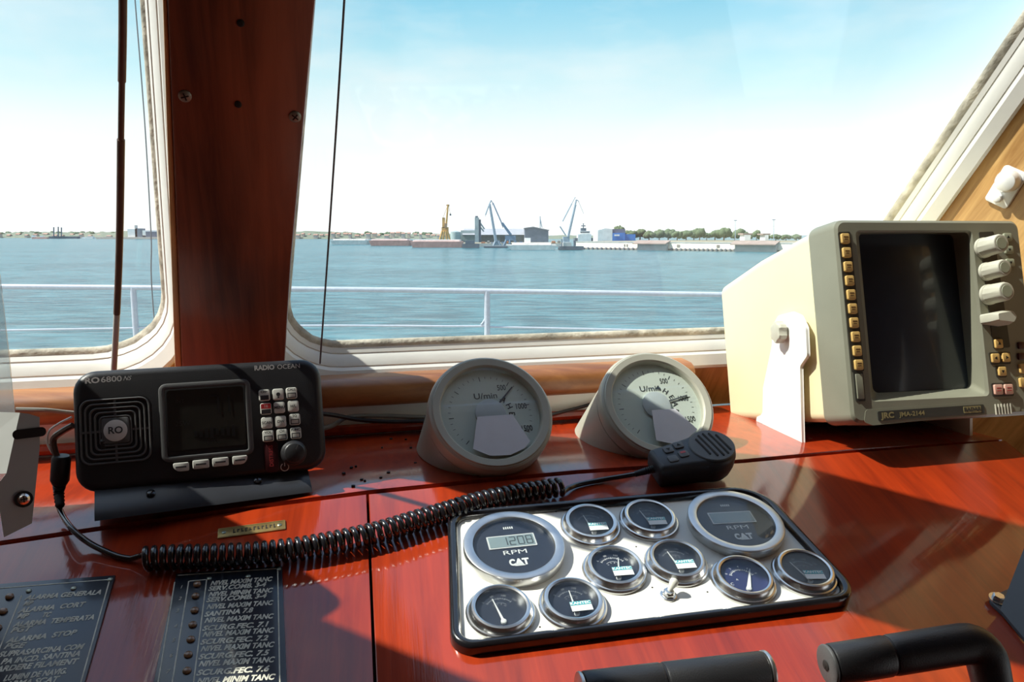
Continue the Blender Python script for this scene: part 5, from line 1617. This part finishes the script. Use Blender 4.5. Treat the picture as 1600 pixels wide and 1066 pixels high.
def portal(label, D_, body, legs, jib, fore, tie, hook, mat, cat='crane'):
    px = body[0]
    t_, D, M = hthing('dock_crane', label, 'crane', px, D_, 'cranes over the moored barges')
    Dk = D + 8
    hbars(t_, M, Dk, 'leg', mat, legs, .35)
    hpart(t_, M, Dk, 'machine_house', mat, [body], 4)
    hbars(t_, M, Dk, 'jib', mat, jib, .26)
    hbars(t_, M, Dk, 'fly_jib', mat, fore, .2)
    hbars(t_, M, Dk, 'tie', mat, tie, .12)
    hbars(t_, M, Dk, 'hook_line', mat, hook, .06)
    return t_, D, M


portal('pale blue dock crane with a double-link jib in front of the long warehouse', 386.5, (772, 780, 376, 383), [((771, 384), (774, 377)), ((782, 384), (779, 377))], [((776, 378), (765.5, 319)), ((774, 378), (764.5, 320))], [((764.5, 319), (767.5, 313)), ((764.5, 319), (758.5, 336))], [((767.5, 313), (770, 318))], [((758.5, 336), (758, 339))], 'crane_pale')
t_, D, M = portal('slate blue dock crane leaning back with a folded jib, next to the pale blue one', 386.2, (789, 806, 368, 376), [((787, 384), (791, 375)), ((808, 384), (804, 375)), ((796, 384), (797, 375))], [((797, 367), (784, 349)), ((799, 367), (785, 348))], [((784, 349), (770, 317))], [((783, 348), (786, 356))], [((770, 317), (769, 322))], 'crane_blue')
portal('faint white dock crane with two raised jibs, beside the white ship', 386.5, (880, 890, 370, 378), [((879, 386), (882, 378)), ((891, 386), (888, 378))], [((887, 370), (900.5, 312)), ((888.5, 370), (899.5, 320))], [((879, 346), (893.5, 318)), ((884, 368), (875, 354))], [((900.5, 312), (904.5, 315)), ((893.5, 318), (899, 308))], [((904, 315), (912, 334))], 'crane_pale')
t_, D, M = hthing('lattice_mast', 'thin pale mast standing behind the dark cargo hall', 'mast', 844, 382)
hbars(t_, M, D + 60, 'pole', 'crane_pale', [((844, 372), (844, 338)), ((844, 342), (847, 356))], .2)
# ship behind the quay
t_, D, M = hthing('moored_ship', 'white ship superstructure with a mast rising behind the pale quay wall', 'ship', 915, 383.5)
hpart(t_, M, D, 'deckhouse', 'deckhouse', [(903, 924, 366, 379, 8)], 8); hpart(t_, M, D, 'bridge', 'deckhouse', [(906, 922, 361, 366.2, 9)], 6)
hpart(t_, M, D, 'bridge_windows', 'window_dark', [(907, 921, 362, 364, 8.8, .3)]); hpart(t_, M, D, 'hull', 'hull_dark', [(898, 934, 372, 385, 8.5)], 9)
hpart(t_, M, D, 'wheelhouse', 'steel_dark', [(908, 916, 356.5, 361.2, 10)], 4)
hbars(t_, M, D, 'mast', 'steel_dark', [((911.5, 357), (911.5, 349)), ((908, 353), (915, 353))], .18, 10)
# blue building
t_, D, M = hthing('blue_shed', 'bright blue and white shed standing on the pale quay', 'shed', 965, 387.4)
a, b_, c_ = hp(934, 376.5, D + 12), hp(957, 358, D + 12), hp(975, 364, D + 12)
mb = MB(M); mb.loft([[(x, y, z) for x, z in ((a.x, -3), (b_.x, -3), (b_.x, b_.z), ((a.x + b_.x) / 2, b_.z + .3), (a.x, b_.z - .4))] for y in (D + 12, D + 30)]); mb.build('gable', HM['pale_wall'], t_)
hpart(t_, M, D, 'wall', 'blue_wall', [(957, 977, 364, 377, 12, 16), (977, 993, 366, 377, 13, 14)])
hpart(t_, M, D, 'roof', 'hall_grey', [(956, 977, 358, 364.5, 13, 15)])
hpart(t_, M, D, 'sign', 'pale_wall', [(960, 968, 366.5, 369, 11.7, .2)])
# the pale quay wall, receding towards the radar
Q0, Q1 = SEA.at(902, 389.5), SEA.at(1330, 395.5)
QH = hp(1000, 376.5, Q0.y).z + 5
qd = (Q1 - Q0).normalized(); qn = V((-qd.y, qd.x, 0))
quay = thing('stone_quay', 'long pale concrete quay wall with dark fenders across the water', 'quay', Matrix.Translation(Q0))
M = Matrix.Translation(-Q0)


def qpt(px, z, off=0.0):
    P = Plane(Q0 + qn * off, qn); r = ray(px, 380); p = P.at(px, 380); return V((p.x, p.y, z))


def qbox(mb, x0, x1, z0, z1, o0, o1):
    a, b_ = qpt(x0, 0), qpt(x1, 0)
    mb.loft([[V((a.x, a.y, z)) + qn * o0, V((b_.x, b_.y, z)) + qn * o0, V((b_.x, b_.y, z)) + qn * o1, V((a.x, a.y, z)) + qn * o1] for z in (z0, z1)])


ZT = -2.25
mb = MB(M); qbox(mb, 900, 1330, -5.3, ZT - .02, 0, 1.2); mb.build('wall', HM['quay'], quay)
mb = MB(M); qbox(mb, 900, 1330, -5.3, ZT, 1.2, 95); mb.build('ground', HM['quay_earth'], quay)
mb = MB(M); qbox(mb, 900, 1330, ZT - .22, ZT - .015, -.15, .45); mb.build('coping', HM['quay_grey'], quay)
mb = MB(M); qbox(mb, 900, 1330, -5.3, -4.45, -.12, .1); mb.build('waterline_band', HM['quay_dark'], quay)
for x in list(range(912, 998, 7)) + list(range(1050, 1150, 7)):
    p = qpt(x, -4.55, -.3) - Q0
    mb = MB(); mb.lathe([(.12, -.2), (.32, -.18), (.36, 0), (.32, .18), (.12, .2)], 14, Matrix.Translation(p) @ qn.to_track_quat('Z', 'Y').to_matrix().to_4x4()); mb.build('tyre_fender', HM['hull_dark'], quay)
for x in (976, 980, 1060, 1122):
    mb = MB(M); qbox(mb, x - (2 if x > 1000 else .9), x + (2.4 if x > 1000 else .9), -3.9, -3.1, -.14, .02); mb.build('recess', HM['quay_dark'], quay)
for x0, x1, lab in ((998, 1045, 'grey sheltered landing recess under a slab roof in the quay wall, by the blue shed'), (1150, 1216, 'grey sheltered landing recess under a slab roof in the quay wall, next to the radar')):
    a = qpt(x0, -5.0)
    t_ = thing('landing_shelter', lab, 'shelter', Matrix.Translation(a)); M2 = Matrix.Translation(-a)
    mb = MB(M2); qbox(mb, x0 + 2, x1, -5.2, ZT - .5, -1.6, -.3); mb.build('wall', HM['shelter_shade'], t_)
    aa, bb = qpt(x0 - 3, 0), qpt(x1 + 2, 0)
    mb = MB(M2); mb.loft([[V((p.x, p.y, 0)) + qn * o_ + V((0, 0, z)) for o_, z in ((-2.8, ZT - .75), (-2.8, ZT - .45), (.4, ZT + .5), (.4, ZT + .2))] for p in (aa, bb)]); mb.build('roof', HM['roof_slab'], t_)
# trees along the quay
gx = 962
k = 0
for px, y0, w_ in ((968, 352.5, 20), (985, 360, 22), (1000, 358, 24), (1014, 360, 20), (1030, 359, 20), (1044, 357.5, 24), (1058, 361, 18), (1072, 360, 20), (1084, 359, 18), (1093, 356.5, 20), (1104, 364, 14), (1117, 360, 22), (1131, 355.5, 26), (1148, 362, 16), (1158, 358, 26), (1170, 365, 14), (1182, 359.5, 14), (1196, 366, 16), (1212, 366, 18), (1228, 366.5, 18), (1244, 366, 18)):
    Dt = qpt(px, 0).y + 76 + (k % 3) * 8
    blob('tree', 'rounded green tree in the row standing behind the quay wall', 'tree', px, y0, 376.5, w_, Dt, 'trees behind the quay wall', ZT + .005); k += 1
for px, y0, lab in ((1149, 345, 'slim lamp post standing on the quay, nearer the blue shed'), (1209, 344, 'slim lamp post standing on the quay, next to the radar')):
    D = qpt(px, 0).y + 12; a = hp(px, 376, D); b_ = hp(px, y0, D)
    t_ = thing('lamp_post', lab, 'lamp post', Matrix.Translation((a.x, D, ZT + .005))); M2 = Matrix.Translation((-a.x, -D, -ZT - .005))
    mb = MB(M2); mb.cyl((a.x, D, ZT + .01), b_, .13, .08, 8); mb.build('pole', HM['crane_pale'], t_)
    mb = MB(M2); mb.box(b_ + V((0, 0, .1)), (.9, .5, .25)); mb.build('lamp_head', HM['crane_pale'], t_)
t_, D, M = hthing('quay_office', 'small white house with a flat brown roof among the trees on the quay', 'house', 1170, 388)
hpart(t_, M, D, 'wall', 'deckhouse', [(1163, 1173, 367, 375.8, 8), (1195, 1201, 367, 375.8, 8)], 6); hpart(t_, M, D, 'roof', 'roof_slab', [(1161, 1176, 364.5, 367.2, 8), (1192, 1204, 365, 367.2, 8)], 7)

# clutter on the working quay behind the barges
wq = thing('working_quay', 'low brown working quay under the long warehouse and the dark hall', 'quay', Matrix.Translation((hp(800, 388, 318).x, 318, -5.0)))
M = wq.matrix_world.inverted()
mb = MB(M); a, b_ = hp(716, 388, 330), hp(893, 388, 330); mb.loft([[(a.x, 330, z), (b_.x, 330, z), (b_.x, 376, z), (a.x, 376, z)] for z in (-5.3, -3.6)]); mb.build('wall', HM['quay_grey'], wq)
mb = MB(M); mb.loft([[(a.x, 331, z), (b_.x, 331, z), (b_.x, 376, z), (a.x, 376, z)] for z in (-3.59, -3.5)]); mb.build('ground', HM['quay_earth'], wq)
for k, (px, wd, y0, mt) in enumerate(((752, 6, 378, 'box_rust'), (761, 4, 376.5, 'box_grey'), (766.5, 4, 379, 'box_blue'), (783, 5, 378.5, 'box_blue'), (790, 4.5, 377, 'box_rust'), (802, 6, 379, 'box_grey'), (812, 5, 378, 'box_blue'), (833, 5, 379.5, 'box_grey'), (842, 6, 379.5, 'box_rust'), (851, 5, 378.5, 'box_grey'), (862, 6, 376.5, 'box_rust'), (871, 5, 375.5, 'box_grey'))):
    D = 332 + 2.5 * (k % 2); a, b_ = hp(px, 380, D), hp(px + wd, y0, D)
    t_ = thing('cargo_crate', {'box_rust': 'small rust-brown cargo stack on the far working quay', 'box_grey': 'small grey cargo stack on the far working quay', 'box_blue': 'small dark blue cargo stack on the far working quay'}[mt], 'crate', Matrix.Translation((a.x, D, -3.5)), {'box_rust': 'rust-brown stacks on the working quay', 'box_grey': 'grey stacks on the working quay', 'box_blue': 'dark blue stacks on the working quay'}[mt])
    W, H = b_.x - a.x, b_.z + 3.5
    mb = MB(); mb.loft([[(x, y, z) for x, y in ((0, 0), (W, 0), (W, 2.2), (0, 2.2))] for z in (.01, H * .8)] + [[(x, y, H) for x, y in ((W * .12, .2), (W * .88, .2), (W * .88, 2), (W * .12, 2))]]); mb.build('stack', HM[mt], t_)
